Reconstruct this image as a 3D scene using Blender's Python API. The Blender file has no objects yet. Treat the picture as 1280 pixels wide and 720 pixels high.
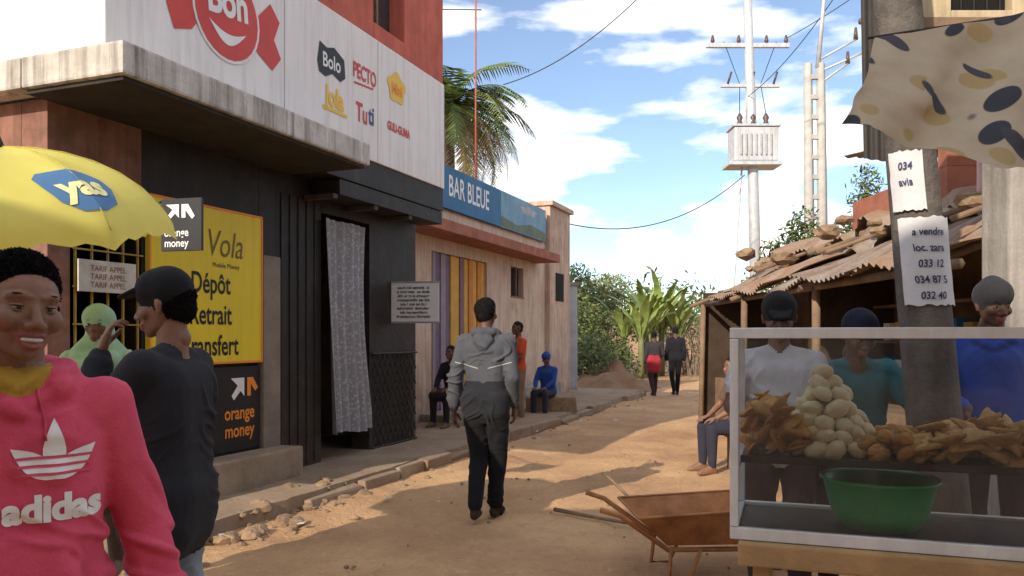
import bpy, bmesh, math, random
import numpy as np
from mathutils import Vector, Matrix, noise
from mathutils.bvhtree import BVHTree
random.seed(7)
R=math.radians
sc=bpy.context.scene
sc.view_settings.view_transform='Standard'; sc.view_settings.look='None'; sc.view_settings.exposure=0
COL=sc.collection

# ---------------------------------------------------------------- materials
def nt(name):
    m=bpy.data.materials.new(name); m.use_nodes=True
    n=m.node_tree; b=n.nodes['Principled BSDF']; return m,n,b
def mixc(n,fac,a,b):
    x=n.nodes.new('ShaderNodeMix'); x.data_type='RGBA'
    for i,v in ((0,fac),(6,a),(7,b)):
        if hasattr(v,'default_value') or hasattr(v,'is_linked'): n.links.new(v,x.inputs[i])
        else: x.inputs[i].default_value = v if i==0 else (*v,1)
    return x.outputs[2]
def nz(n,vec,scale,detail=5,rough=.6,dist=0):
    t=n.nodes.new('ShaderNodeTexNoise'); t.inputs['Scale'].default_value=scale
    t.inputs['Detail'].default_value=detail; t.inputs['Roughness'].default_value=rough; t.inputs['Distortion'].default_value=dist
    n.links.new(vec,t.inputs['Vector']); return t.outputs['Fac']
def rng(n,v,a,b,c=0,d=1):
    m=n.nodes.new('ShaderNodeMapRange'); n.links.new(v,m.inputs[0])
    for i,q in enumerate((a,b,c,d)): m.inputs[i+1].default_value=q
    return m.outputs[0]
def mth(n,op,a,b):
    m=n.nodes.new('ShaderNodeMath'); m.operation=op
    for i,v in enumerate((a,b)):
        if isinstance(v,(int,float)): m.inputs[i].default_value=v
        else: n.links.new(v,m.inputs[i])
    return m.outputs[0]
def mp(n,vec,s):
    m=n.nodes.new('ShaderNodeMapping'); m.inputs['Scale'].default_value=s; n.links.new(vec,m.inputs[0]); return m.outputs[0]
MC={}
def M(name,col,rough=.85,scale=6,var=.3,bump=.25,bscale=40,col2=None,metal=0,grime=0,streak=0,spec=.3,gcol=(.13,.08,.05),speck=0,sheen=0):
    if name in MC: return MC[name]
    m,n,b=nt(name); tc=n.nodes.new('ShaderNodeTexCoord').outputs['Object']
    c2=col2 or tuple(c*(1-var) for c in col)
    f=rng(n,nz(n,tc,scale,6),.35,.65)
    c=mixc(n,f,col,c2)
    if speck:
        c=mixc(n,rng(n,nz(n,tc,scale*14,4,.7),.5,.72,0,speck),c,tuple(q*.45 for q in col))
        c=mixc(n,rng(n,nz(n,tc,scale*23,3,.7),.6,.7,0,speck),c,tuple(min(.8,q*1.5) for q in col))
    if streak:
        s=rng(n,nz(n,mp(n,tc,(9,9,.5)),1.5,6,.7),.45,.75,0,streak); c=mixc(n,s,c,tuple(q*.4 for q in gcol))
    if grime:
        g=n.nodes.new('ShaderNodeNewGeometry'); sx=n.nodes.new('ShaderNodeSeparateXYZ'); n.links.new(g.outputs['Position'],sx.inputs[0])
        h=rng(n,sx.outputs[2],0,1.1,1,0); g2=mth(n,'MULTIPLY',h,rng(n,nz(n,tc,3.5,7,.7),.3,.65)); 
        g3=mth(n,'MAXIMUM',mth(n,'MULTIPLY',g2,grime),mth(n,'MULTIPLY',rng(n,nz(n,tc,2.2,8,.75),.55,.75),grime*.6))
        c=mixc(n,g3,c,gcol)
    n.links.new(c,b.inputs['Base Color']); b.inputs['Roughness'].default_value=rough; b.inputs['Metallic'].default_value=metal
    b.inputs['Specular IOR Level'].default_value=spec
    if sheen: b.inputs['Sheen Weight'].default_value=sheen; b.inputs['Sheen Roughness'].default_value=.5
    if bump:
        bp=n.nodes.new('ShaderNodeBump'); bp.inputs['Strength'].default_value=bump; bp.inputs['Distance'].default_value=.02
        n.links.new(nz(n,tc,bscale,6,.65),bp.inputs['Height']); n.links.new(bp.outputs[0],b.inputs['Normal'])
    MC[name]=m; return m

# ---------------------------------------------------------------- mesh helpers
def link(o,parent=None):
    COL.objects.link(o)
    if parent: o.parent=parent
    return o
def grp(name,loc=(0,0,0),rz=0):
    e=bpy.data.objects.new(name,None); e.location=loc; e.rotation_euler=(0,0,rz); e.empty_display_size=.2
    return link(e)
def mesh(parent,name,vs,fs,mat,smooth=False,loc=None,idx=None):
    me=bpy.data.meshes.new(name); me.from_pydata([tuple(v) for v in vs],[],fs); me.update()
    for m in (mat if isinstance(mat,list) else [mat]): me.materials.append(m)
    if idx is not None: me.polygons.foreach_set('material_index',idx)
    if smooth: me.polygons.foreach_set('use_smooth',[True]*len(me.polygons))
    o=bpy.data.objects.new(name,me)
    if loc: o.location=loc
    return link(o,parent)
def box(parent,name,x0,x1,y0,y1,z0,z1,mat,bev=.006,jit=0):
    bm=bmesh.new(); vs=[bm.verts.new((x,y,z)) for z in (z0,z1) for y in (y0,y1) for x in (x0,x1)]
    for f in ((0,2,3,1),(4,5,7,6),(0,1,5,4),(2,6,7,3),(0,4,6,2),(1,3,7,5)): bm.faces.new([vs[i] for i in f])
    if jit:
        for v in vs: v.co+=Vector([random.uniform(-jit,jit) for _ in range(3)])
    if bev: bmesh.ops.bevel(bm,geom=bm.edges[:],offset=bev,segments=2,affect='EDGES',profile=.6)
    me=bpy.data.meshes.new(name); bm.to_mesh(me); bm.free(); me.materials.append(mat)
    return link(bpy.data.objects.new(name,me),parent)
def tubegeo(pts,rads,seg=10):
    vs=[];fs=[]; pts=[Vector(p) for p in pts]
    up=None
    for i,p in enumerate(pts):
        t=(pts[min(i+1,len(pts)-1)]-pts[max(i-1,0)]).normalized()
        if up is None: up=Vector((0,0,1)) if abs(t.z)<.9 else Vector((1,0,0))
        a=t.cross(up).normalized(); b=t.cross(a).normalized()
        for k in range(seg):
            an=2*math.pi*k/seg; vs.append(p+(a*math.cos(an)+b*math.sin(an))*rads[i])
    for i in range(len(pts)-1):
        for k in range(seg):
            k2=(k+1)%seg; fs.append((i*seg+k,i*seg+k2,(i+1)*seg+k2,(i+1)*seg+k))
    fs.append(tuple(range(seg))[::-1]); fs.append(tuple(range((len(pts)-1)*seg,len(pts)*seg)))
    return vs,fs
def tube(parent,name,pts,r,mat,seg=10):
    rads=r if isinstance(r,(list,tuple)) else [r]*len(pts)
    vs,fs=tubegeo(pts,rads,seg); return mesh(parent,name,vs,fs,mat,True)
def merge(parts):
    V=[];F=[]
    for vs,fs in parts:
        o=len(V); V+=list(vs); F+=[tuple(i+o for i in f) for f in fs]
    return V,F
def textgeo(s,size,bold=0,shear=0):
    c=bpy.data.curves.new('t','FONT'); c.body=s; c.size=size; c.align_x='CENTER'; c.align_y='CENTER'; c.offset=bold; c.shear=shear; c.resolution_u=4
    o=bpy.data.objects.new('t',c); COL.objects.link(o); bpy.context.view_layer.update()
    dg=bpy.context.evaluated_depsgraph_get(); me=bpy.data.meshes.new_from_object(o.evaluated_get(dg))
    vs=[v.co.copy() for v in me.vertices]; fs=[tuple(p.vertices) for p in me.polygons]
    bpy.data.objects.remove(o); bpy.data.meshes.remove(me); return vs,fs
def text(parent,name,s,size,mat,u,y,z,sx=1,bold=0,shear=0,rot=0):
    """lettering on a vertical panel: local x right, local -y outward"""
    vs,fs=textgeo(s,size,bold,shear); ca,sa=math.cos(rot),math.sin(rot)
    vs=[(u+sx*(v.x*ca-v.y*sa),y,z+v.x*sa+v.y*ca) for v in vs]
    return mesh(parent,name,vs,fs,mat)
def flat(parent,name,pts,mat,y):
    return mesh(parent,name,[(p[0],y,p[1]) for p in pts],[tuple(range(len(pts)))],mat)
def ell(cx,cz,a,b,n=28,w=0,ph=0):
    return [(cx+a*math.cos(t)*(1+w*math.sin(5*t+ph)),cz+b*math.sin(t)*(1+w*math.sin(5*t+ph))) for t in [2*math.pi*i/n for i in range(n)]]

# ---------------------------------------------------------------- world, sun, camera
sd=Vector((-.55,-.83)).normalized(); EL=R(27)
w=bpy.data.worlds.new("World"); sc.world=w; w.use_nodes=True; n=w.node_tree; bg=n.nodes['Background']
sky=n.nodes.new('ShaderNodeTexSky'); sky.sky_type='NISHITA'; sky.sun_disc=False; sky.sun_elevation=EL
sky.sun_rotation=math.atan2(sd.x,sd.y)%(2*math.pi); sky.air_density=1.0; sky.dust_density=1.0; sky.ozone_density=1.6; sky.altitude=1200
tc=n.nodes.new('ShaderNodeTexCoord').outputs['Generated']
mpn=n.nodes.new('ShaderNodeMapping'); mpn.inputs['Scale'].default_value=(1.5,1.5,4.8); mpn.inputs['Location'].default_value=(.9,.4,.15); n.links.new(tc,mpn.inputs[0])
f=nz(n,mpn.outputs[0],2.3,9,.5,.1)
fr=rng(n,f,.482,.57,.04,1)
f2=rng(n,nz(n,mpn.outputs[0],6,6,.6),.3,.7,.72,1.1)
clc=n.nodes.new('ShaderNodeMix'); clc.data_type='RGBA'; clc.blend_type='MULTIPLY'; clc.inputs[0].default_value=1; clc.inputs[6].default_value=(12.2,12.0,11.9,1); n.links.new(f2,clc.inputs[7])
skb=n.nodes.new('ShaderNodeMix'); skb.data_type='RGBA'; skb.blend_type='MULTIPLY'; skb.inputs[0].default_value=1; skb.inputs[7].default_value=(1.3,1.3,1.3,1); n.links.new(sky.outputs[0],skb.inputs[6])
cl=mixc(n,fr,skb.outputs[2],clc.outputs[2])
n.links.new(cl,bg.inputs[0]); bg.inputs[1].default_value=.15
s=bpy.data.lights.new('sun','SUN'); s.energy=5; s.angle=R(.5); s.color=(1,.88,.72)
so=link(bpy.data.objects.new('sun',s)); so.rotation_euler=Vector((sd.x*math.cos(EL),sd.y*math.cos(EL),math.sin(EL))).to_track_quat('Z','Y').to_euler()
cam=bpy.data.cameras.new('camera'); co=link(bpy.data.objects.new('camera',cam)); co.location=(0,0,1.48); co.rotation_euler=(R(90),0,0)
cam.sensor_width=36; cam.lens=28.1; cam.shift_y=.047; cam.clip_start=.05; cam.clip_end=3000; sc.camera=co

# ---------------------------------------------------------------- common materials
PHI=math.atan2(.933,.359)
dirt=M('dirt_ground',(.46,.275,.15),.95,.7,.3,.6,9,col2=(.34,.19,.10),speck=.3)
road=M('sandy_road',(.60,.375,.20),.95,.8,.3,1.0,26,col2=(.42,.245,.13),speck=.4)
conc=M('concrete',(.40,.37,.33),.9,3,.3,.4,30,grime=.5,streak=.4)
whitep=M('white_sign_paint',(.82,.78,.76),.7,2,.06,.05,30,streak=.22)
redw=M('red_wall',(.60,.15,.105),.85,3,.25,.2,30,streak=.3)
blackw=M('black_wall',(.026,.023,.022),.6,3,.4,.4,25,grime=.45,streak=.3,gcol=(.16,.12,.09))
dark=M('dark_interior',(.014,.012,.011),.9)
yel=M('yellow_sign',(.82,.62,.03),.5,2,.06,.0,streak=.12)
blk=M('black_print',(.02,.02,.022),.5,bump=0)
whi=M('white_print',(.8,.8,.78),.6,bump=0,var=.08)
red=M('red_print',(.62,.06,.05),.5,bump=0,var=.15)
org=M('orange_print',(.85,.27,.03),.5,bump=0,var=.05)
yelp=M('yellow_print',(.8,.5,.05),.5,bump=0,var=.05)
navy=M('navy_print',(.03,.06,.18),.5,bump=0,var=.05)
cream=M('cream_plaster',(.72,.56,.43),.9,2,.15,.4,25,col2=(.60,.42,.32),grime=.95,streak=.5,speck=.15,gcol=(.20,.10,.06))
wood=M('old_wood',(.27,.18,.11),.85,4,.4,.4,30,col2=(.16,.11,.08))
woodl=M('light_wood',(.5,.32,.15),.7,4,.3,.3,30)
alu=M('aluminium',(.78,.80,.82),.38,8,.15,.05,30,metal=.3,streak=.15)
rust=M('rusty_tin',(.26,.15,.09),.8,3,.4,.4,20,col2=(.32,.26,.21),metal=.1,speck=.3)
steel=M('dark_steel',(.05,.05,.05),.5,8,.3,.1,30,metal=.5)
stone=M('rubble_stone',(.35,.24,.15),.95,8,.4,.7,25,speck=.3)

# ---------------------------------------------------------------- ground
def terr(x,y):
    d=max(0,y-30); h=-.04+ .035*d*min(1,d/25) if y>30 else -.04
    h=min(h,9)+ (2.5*noise.noise(Vector((x*.012,y*.012,0)))*min(1,d/60))
    return h
xs=sorted(set([-600,-300,-150,-80,-50]+[i*2.5 for i in range(-14,22)]+[70,100,180,300,600]))
ys=sorted(set([-300,-100,-40,-20]+[i*2.5 for i in range(-4,40)]+[120,150,200,300,450,700,1100]))
vs=[(x,y,terr(x,y)) for y in ys for x in xs]; nx=len(xs)
fs=[(j*nx+i,j*nx+i+1,(j+1)*nx+i+1,(j+1)*nx+i) for j in range(len(ys)-1) for i in range(nx-1)]
mesh(None,'ground',vs,fs,dirt,True)
ND=520; NW=130; vs=[];fs=[]
for i in range(ND):
    u=-9+43*i/(ND-1)
    for j in range(NW):
        v=-.80-8.4*j/(NW-1)
        z=.012+.028*noise.noise(Vector((u*.8,v*.8,3)))+.018*noise.noise(Vector((u*3,v*3,1)))+.013*noise.noise(Vector((u*8,v*8,7)))
        for rut,wd in ((-1.9,.12),(-2.3,.2),(-3.4,.12),(-3.8,.2)):
            z-=.022*math.exp(-((v-rut-.2*math.sin(u*.35+rut))/wd)**2)
        if i in(0,ND-1) or j==NW-1: z=-.07
        vs.append((u,v,z))
fs=[(i*NW+j,i*NW+j+1,(i+1)*NW+j+1,(i+1)*NW+j) for i in range(ND-1) for j in range(NW-1)]
g=mesh(None,'dirt_road',vs,[f[::-1] for f in fs],road,True,loc=(-5.32,0,0)); g.rotation_euler=(0,0,PHI)

g=grp('pavement',(-5.32,0,0),PHI)
pv=M('pavement_concrete',(.37,.28,.20),.95,2,.3,.6,14,col2=(.27,.19,.125),gcol=(.2,.13,.08),grime=.5,speck=.3)
NU=150;NV=16;vs=[]
for i in range(NU):
    u=3.5+18.5*i/(NU-1); e=-.86+.07*noise.noise(Vector((u*1.7,0,0)))+.03*noise.noise(Vector((u*7,0,0)))
    for j in range(NV):
        v=1.2+(e-1.2)*j/(NV-2) if j<NV-1 else e-.02
        z=.135+.012*noise.noise(Vector((u*2,v*2,5))) if j<NV-1 else -.05
        vs.append((u,v,z))
mesh(g,'slab',vs,[(i*NV+j,(i+1)*NV+j,(i+1)*NV+j+1,i*NV+j+1)[::-1] for i in range(NU-1) for j in range(NV-1)],pv)
u=7.6;k=0
while u<21:
    L=random.uniform(.5,1.6)
    if random.random()<.72: 
        k+=1; box(g,'kerb_stone_%d'%k,u,u+L-.02,-.97+random.uniform(-.05,.03),-.84,-.02,.12+random.uniform(-.03,.03),pv,.025,.02)
    u+=L
def rockgeo(c,r,sq=.7):
    bm=bmesh.new(); bmesh.ops.create_icosphere(bm,subdivisions=2,radius=r)
    o=Vector((random.random()*50,random.random()*50,0))
    for v in bm.verts:
        v.co*=1+.45*noise.noise(v.co/r*1.3+o); v.co.z*=sq; v.co+=Vector(c)
    vs=[v.co.copy() for v in bm.verts]; fs=[tuple(q.index for q in f.verts) for f in bm.faces]; bm.free(); return vs,fs
parts=[]
for i in range(340):
    u=random.uniform(4.4,8.4) if i<250 else random.uniform(8,21)
    v=random.gauss(-.95,.17); r=random.choice([.012,.015,.02,.03,.04,.07]) if i<250 else random.choice([.012,.02,.035])
    parts.append(rockgeo((u,v,r*.3+ (.1 if v>-.86 else 0)),r))
V,F=merge(parts); o=mesh(None,'rubble',V,F,stone,loc=(-5.32,0,0)); o.rotation_euler=(0,0,PHI)
parts=[]
while len(parts)<800:
    x,y=random.uniform(-3,6),4.3+18*random.random()**1.6
    if noise.noise(Vector((x*.9,y*.9,2)))+.25*random.random()<.12: continue
    parts.append(rockgeo((x,y,.01),random.choice([.004,.005,.007,.010,.016])))
V,F=merge(parts); mesh(None,'pebbles',V,F,stone)
P=[]
for _ in range(30):
    u=random.uniform(5,19); v=random.gauss(-1.2,.35); s_=random.uniform(.02,.05); a=random.random()*6
    P.append(([(u+s_*math.cos(a+k*1.57)*random.uniform(.6,1.2),v+s_*math.sin(a+k*1.57),.05+random.uniform(0,.02)) for k in range(4)],[(0,1,2,3)]))
V,F=merge(P); o=mesh(None,'litter',V,F,M('paper_scrap',(.6,.58,.55),.8,bump=0),loc=(-5.32,0,0)); o.rotation_euler=(0,0,PHI)

# ---------------------------------------------------------------- LEFT SHOP
A=grp('shop_building',(-5.32,0,0),PHI)
pink=M('faded_brick',(.30,.15,.11),.9,5,.4,.5,18,grime=.7,streak=.5)
box(A,'wall_pier',5.9,6.08,0,.25,0,3.12,pink); box(A,'wall_sill',6.08,6.72,0,.25,0,1.25,pink); box(A,'wall_lintel',6.08,6.72,0,.25,2.45,3.12,pink)
box(A,'wall_sign',6.72,8.12,0,.25,0,3.12,blackw); box(A,'post',8.122,8.38,-.06,.25,.05,2.25,M('grey_post',(.28,.235,.19),.9,4,.3,.4,25,grime=.4),.015)
box(A,'post_upper',8.122,8.38,0,.25,2.252,3.12,blackw)
box(A,'black_pier',8.382,9.14,0,.25,0,3.12,blackw); box(A,'door_header',9.142,10.12,0,.25,2.8,3.12,blackw); box(A,'black_wall',10.122,11.28,0.0,.25,0,3.12,blackw)
box(A,'end_wall_near',5.9,6.15,.252,6,0,3.12,pink); box(A,'end_wall_far',11.05,11.28,.252,6,0,3.4,cream)
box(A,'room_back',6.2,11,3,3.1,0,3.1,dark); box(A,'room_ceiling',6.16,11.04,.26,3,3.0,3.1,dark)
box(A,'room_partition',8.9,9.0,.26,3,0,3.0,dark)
for i in range(5): box(A,'facade_batten_%d'%i,8.45+i*.14,8.47+i*.14,-.012,-.002,.16,2.9,blackw,.002)
for i in range(3): box(A,'soffit_beam_%d'%i,8.8+i*.8,8.88+i*.8,-.38,-.02,2.88,2.928,M('soffit_wood',(.09,.07,.055)),.004)
yg=M('yellow_iron',(.45,.30,.06),.6,8,.3,.1,30)
for i in range(5): box(A,'grille_v_%d'%i,6.11+i*.14,6.123+i*.14,-.012,.006,1.27,2.43,yg,.002)
for i in range(5): box(A,'grille_h_%d'%i,6.085,6.715,-.026,-.0125,1.29+i*.27,1.302+i*.27,yg,.002)
box(A,'window_counter',6.02,6.75,-.22,0,1.18,1.25,yg,.01)
box(A,'step_block',6.2,8.4,-.3,-.003,.0,.42,M('step_plaster',(.42,.33,.24),.9,4,.3,.5,22,grime=.6),.02,.01)
box(A,'lower_panel',7.45,8.1,-.03,-.004,.44,1.2,blk,.003); 
text(A,'lower_text1','orange',.17,org,7.82,-.033,.78,.85,.003); text(A,'lower_text2','money',.17,org,7.82,-.033,.62,.85,.003)
flat(A,'lower_arrow',[(7.7,1.1),(7.88,1.1),(7.88,.93),(7.83,.98),(7.74,.9),(7.71,.94),(7.79,1.03)],whi,-.0335)
flat(A,'lower_arrow_b',[(7.92,.93),(7.97,.93),(7.97,1.04),(8.03,.97),(8.07,1.0),(8.0,1.1),(7.92,1.1)],org,-.0335)
box(A,'yellow_board',6.75,8.11,-.05,-.004,1.24,2.6,yel,.004)
for (a,b,c,d) in ((6.75,8.11,2.585,2.605),(6.75,8.11,1.235,1.255),(6.745,6.765,1.255,2.585),(8.095,8.115,1.255,2.585)): box(A,'sign_edge',a,b,-.056,-.0505,c,d,org,.001)
text(A,'sign_title','Vola',.33,M('brown_print',(.2,.13,.02),.5,bump=0),7.60,-.0535,2.28,.8,0,.2)
text(A,'sign_sub','Mobile Money',.06,blk,7.62,-.0535,2.1,1)
for t,z in (('Dépôt',1.93),('Retrait',1.66),('Transfert',1.39)): text(A,'sign_line',t,.25,blk,7.43,-.0535,z,.74,.004)
cc=M('canopy_concrete',(.66,.62,.57),.9,2.5,.25,.5,22,col2=(.42,.38,.33),streak=.8,gcol=(.12,.1,.09))
box(A,'canopy',5.7,8.65,-.9,-.003,3.13,3.34,cc,.02)
box(A,'canopy_return',5.7,5.897,.0,4,3.13,3.34,cc,.02)
box(A,'canopy_shade_sheet',5.74,8.61,-.86,-.004,3.10,3.127,M('soffit_painted_shade',(.05,.042,.036),.9,4,.4,.4,20),.003)  # dark sheet under the concrete canopy; its shade is put into the colour
box(A,'canopy_beam',8.66,11.28,-.40,-.003,3.1,3.385,blackw)
box(A,'upper_wall_white',6.0,11.28,-.42,6,3.39,4.74,whitep,.01)
box(A,'upper_wall_red_l',6.0,9.55,-.40,6,4.742,6.1,redw,.01); box(A,'upper_wall_red_r',10.25,11.28,-.40,6,4.742,6.1,redw,.01)
box(A,'upper_sill',9.552,10.248,-.40,5.9,4.742,4.93,redw,.005); box(A,'upper_lintel',9.552,10.248,-.40,5.9,5.95,6.08,redw,.005)
box(A,'upper_glass',9.552,10.248,-.2,-.17,4.93,5.95,M('window_glass_dark',(.05,.055,.06),.15,bump=0,spec=.6)); box(A,'mullion',9.88,9.92,-.24,-.202,4.93,5.95,wood)
box(A,'soffit_step',8.9,11.27,-.39,-.05,2.93,3.09,blackw)
for i,u_ in enumerate((7.95,9.6)): box(A,'panel_joint_%d'%i,u_,u_+.008,-.4225,-.4205,3.4,4.73,M('joint',(.4,.38,.37),.8),0)
Y=-.4255
flat(A,'candy_left',[(6.92,4.2),(6.62,4.45),(6.55,4.3),(6.66,4.12),(6.54,3.98),(6.62,3.8),(6.8,3.86),(6.95,4.05)],red,Y)
flat(A,'candy_right',[(7.48,4.15),(7.75,4.42),(7.88,4.3),(7.8,4.12),(7.9,3.98),(7.78,3.84),(7.6,3.92),(7.45,4.02)],red,Y)
flat(A,'candy_ring',ell(7.2,4.13,.40,.40),whitep,Y-.002); flat(A,'candy_body',ell(7.2,4.13,.375,.375),red,Y-.004)
text(A,'candy_text','Bon',.36,whi,7.2,Y-.007,4.22,.85,.012,0,.1)
flat(A,'candy_smile',[(6.98+.44*i/14,4.02-.15*math.sin(math.pi*i/14)) for i in range(15)]+[(6.98+.44*i/14,4.02-.06*math.sin(math.pi*i/14)) for i in range(14,-1,-1)],whi,Y-.007)
flat(A,'badge_back',[(8.46,4.16),(8.5,4.36),(8.62,4.33),(8.75,4.37),(8.93,4.3),(8.95,4.12),(8.86,4.06),(8.72,4.1),(8.6,4.04),(8.49,4.06)],blk,Y)
text(A,'badge_text','Bolo',.2,whi,8.7,Y-.003,4.2,.85,.004,0,.03)
text(A,'logo_cough','PECTO',.22,red,9.33,Y,4.27,.68,.006); flat(A,'logo_dash',[(9.12,4.13),(9.5,4.16),(9.5,4.18),(9.12,4.15)],red,Y)
text(A,'logo_jelly','Jola',.26,yelp,8.76,Y,3.86,.85,.012); flat(A,'logo_under',[(8.55,3.72),(8.98,3.72),(8.98,3.755),(8.55,3.755)],yelp,Y)
flat(A,'logo_gum_back',ell(10.02,4.33,.2,.17,30,.12),yelp,Y); text(A,'logo_gum','Mini',.18,org,10.02,Y-.003,4.31,.8,.004)
text(A,'logo_tutti1','Tu',.28,red,9.27,Y,3.84,.75,.006); text(A,'logo_tutti2','ti',.28,navy,9.46,Y,3.86,.75,.006)
text(A,'logo_chew','GULI-GUMA',.13,red,10.07,Y,3.86,.75,.006)
lat=M('gate_iron',(.05,.048,.045),.6,metal=.4)
parts=[]
for i in range(-6,12):
    for sgn in (1,-1):
        x0=10.15+i*.12; pts=[]
        for t in (0,1.1):
            x=x0+sgn*t*.6+(0 if sgn>0 else .66); pts.append((x,t))
        q=[]
        for s_ in range(23):
            t=1.1*s_/22; x=pts[0][0]+(pts[1][0]-pts[0][0])*t/1.1
            if 10.16<x<11.24: q.append((x,-.02 if sgn>0 else -.03,.16+t))
        if len(q)>1: parts.append(tubegeo([q[0],q[-1]],[.008,.008],5))
for z in (.15,1.27): parts.append(tubegeo([(10.14,-.025,z),(11.26,-.025,z)],[.014,.014],6))
V,F=merge(parts); mesh(A,'scissor_gate',V,F,lat)

cm,cn,cb=nt('lace_curtain'); tco=cn.nodes.new('ShaderNodeTexCoord').outputs['Object']
v=cn.nodes.new('ShaderNodeTexVoronoi'); v.inputs['Scale'].default_value=24; cn.links.new(tco,v.inputs['Vector'])
cfc=rng(cn,v.outputs['Distance'],.2,.5); cn.links.new(mixc(cn,cfc,(.42,.42,.44),(.27,.27,.29)),cb.inputs['Base Color']); cb.inputs['Roughness'].default_value=.9
NX,NZ=60,34; vs=[]
for j in range(NZ):
    for i in range(NX):
        a=i/(NX-1); b=j/(NZ-1); wd=.88-.16*math.sin(math.pi*min(1,b*1.1))*.6
        vs.append((9.13+.06*b+a*wd*.95,-.05-.05*b-.035*math.sin(a*34+b*1.5)*(0.4+b)-.02*math.sin(a*9+2),2.74-2.32*b+.02*math.sin(a*7)*b))
cu=mesh(None,'door_curtain',vs,[(j*NX+i,j*NX+i+1,(j+1)*NX+i+1,(j+1)*NX+i) for j in range(NZ-1) for i in range(NX-1)],cm,True,loc=(-5.32,0,0)); cu.rotation_euler=(0,0,PHI)
g=grp('notice_board',(-1.54,9.95,0),R(-5))
box(g,'board',0,.64,-.015,.015,1.66,2.14,M('notice_white',(.6,.6,.6),.6,3,.1,.05),.004)
fr=M('grey_frame',(.3,.3,.3),.6)
for a,b,c,d in ((-.01,.65,2.141,2.16),(-.01,.65,1.64,1.659)): box(g,'frame',a,b,-.02,.02,c,d,fr,.002)
for i in range(8):
    sL=''.join(random.choice('aeirontslmdu  ') for _ in range(20)); text(g,'notice_line_%d'%i,sL,.052,blk,.32,-.019,2.08-i*.051,.93,.001)
g=grp('window_notice',(-5.32,0,0),PHI); box(g,'plate',6.09,6.6,-.07,-.055,1.80,2.03,M('notice_beige',(.62,.57,.5),.6),.003)
for i in range(3): text(g,'line_%d'%i,'TARIF APPEL',.06,M('faded_print',(.3,.12,.08),.6),6.345,-.073,1.97-i*.06,.95,0)
g=grp('hanging_sign',(-2.22,5.35,0),R(-14))
box(g,'plate',-.14,.17,-.012,.012,2.05,2.40,blk,.003); text(g,'t1','orange',.075,whi,-.02,-.015,2.17,.9,.001); text(g,'t2','money',.075,whi,-.02,-.015,2.1,.9,.001)
flat(g,'a1',[(-.1,2.36),(0,2.36),(0,2.27),(-.03,2.3),(-.08,2.25),(-.1,2.27),(-.05,2.325)],whi,-.015); flat(g,'a2',[(.02,2.27),(.05,2.27),(.05,2.32),(.1,2.26),(.12,2.28),(.07,2.36),(.02,2.36)],whi,-.015)
tube(g,'bracket',[(-.12,0,2.395),(-.5,.35,2.42)],.008,steel,6)

# ---------------------------------------------------------------- BAR
B=grp('bar_building',(-6.25,0,0),PHI)
def wallrow(u0,u1,z0,z1,nm): box(B,nm,u0,u1,0,.25,z0,z1,cream,.004)
wallrow(11.9,13.8,0,3.56,'wall_a'); wallrow(13.802,16.098,2.86,3.56,'lintel'); wallrow(16.1,17.34,0,3.56,'wall_b')
wallrow(17.342,18.078,0,2.3,'under_window'); wallrow(17.342,18.078,2.9,3.56,'over_window'); wallrow(18.08,19.5,0,3.56,'wall_c')
box(B,'window_dark',17.342,18.078,.12,.15,2.3,2.9,dark); box(B,'window_frame',17.33,18.09,-.02,.02,2.27,2.30,wood,.004); box(B,'window_bar',17.69,17.73,.02,.06,2.3,2.9,wood,.004)
box(B,'parapet',11.9,19.5,.02,.25,3.562,4.28,cream,.005)
pinkw=M('pink_plaster',(.66,.47,.36),.9,3,.25,.4,22,grime=.8,streak=.5,gcol=(.20,.10,.06))
box(B,'corner_block',19.502,21.05,-.12,5,0,4.45,pinkw,.01)
box(B,'corner_window',19.9,20.5,-.135,-.121,2.3,2.95,dark,.003); box(B,'corner_cornice',19.45,21.12,-.2,5,4.452,4.56,pinkw,.01)
box(B,'back_wall',11.9,19.5,4.8,5,0,4.2,cream); box(B,'side_wall',11.9,12.1,.252,4.79,0,4.2,cream); box(B,'roof',11.95,19.48,.26,4.78,4.05,4.12,rust)
red2=M('red_canopy',(.44,.17,.11),.9,4,.3,.4,25,streak=.4)
box(B,'door_canopy',12.3,18.9,-.55,-.003,3.08,3.26,red2,.015)
bl=M('blue_sign',(.05,.19,.36),.7,2,.2,.05,20,streak=.3); bl2=M('light_blue_sign',(.26,.42,.52),.7,1.5,.3,.05,20,col2=(.12,.28,.42),streak=.3)
box(B,'sign_blue',12.4,16.6,-.07,-.004,3.6,4.31,bl,.005); box(B,'sign_mural',16.62,19.35,-.07,-.004,3.6,4.31,bl2,.005)
flat(B,'mural_sand',[(16.64,3.62),(19.33,3.62),(19.33,3.78),(18.4,3.86),(17.5,3.74),(16.64,3.82)],M('mural_green',(.16,.22,.16),.7),-.0735)
flat(B,'mural_cloud',ell(18.2,4.12,.5,.09,20,.2),M('mural_cloud',(.45,.5,.52),.7),-.0735)
text(B,'sign_text','BAR BLEUE',.50,whi,15.15,-.0735,3.98,.72,.006)
cols=[M('door_purple',(.20,.14,.22),.7,4,.2,.1),M('door_yellow',(.72,.40,.06),.7,4,.2,.1),M('door_mauve',(.26,.13,.17),.7,4,.2,.1),M('door_orange',(.66,.24,.05),.7,4,.2,.1),M('door_lilac',(.33,.25,.30),.7,4,.2,.1)]
seq=[4,0,4,0,1,1,2,1,3,1,3,1]
for i in range(12):
    a=13.82+i*.19; o=box(B,'door_slat_%d'%i,a,a+.182,.03+(.02 if i%2 else 0),.07,.15,2.85,cols[seq[i]],.006)
box(B,'door_jamb_l',13.80,13.82,-.01,.1,.14,2.86,wood,.002); 
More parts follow.
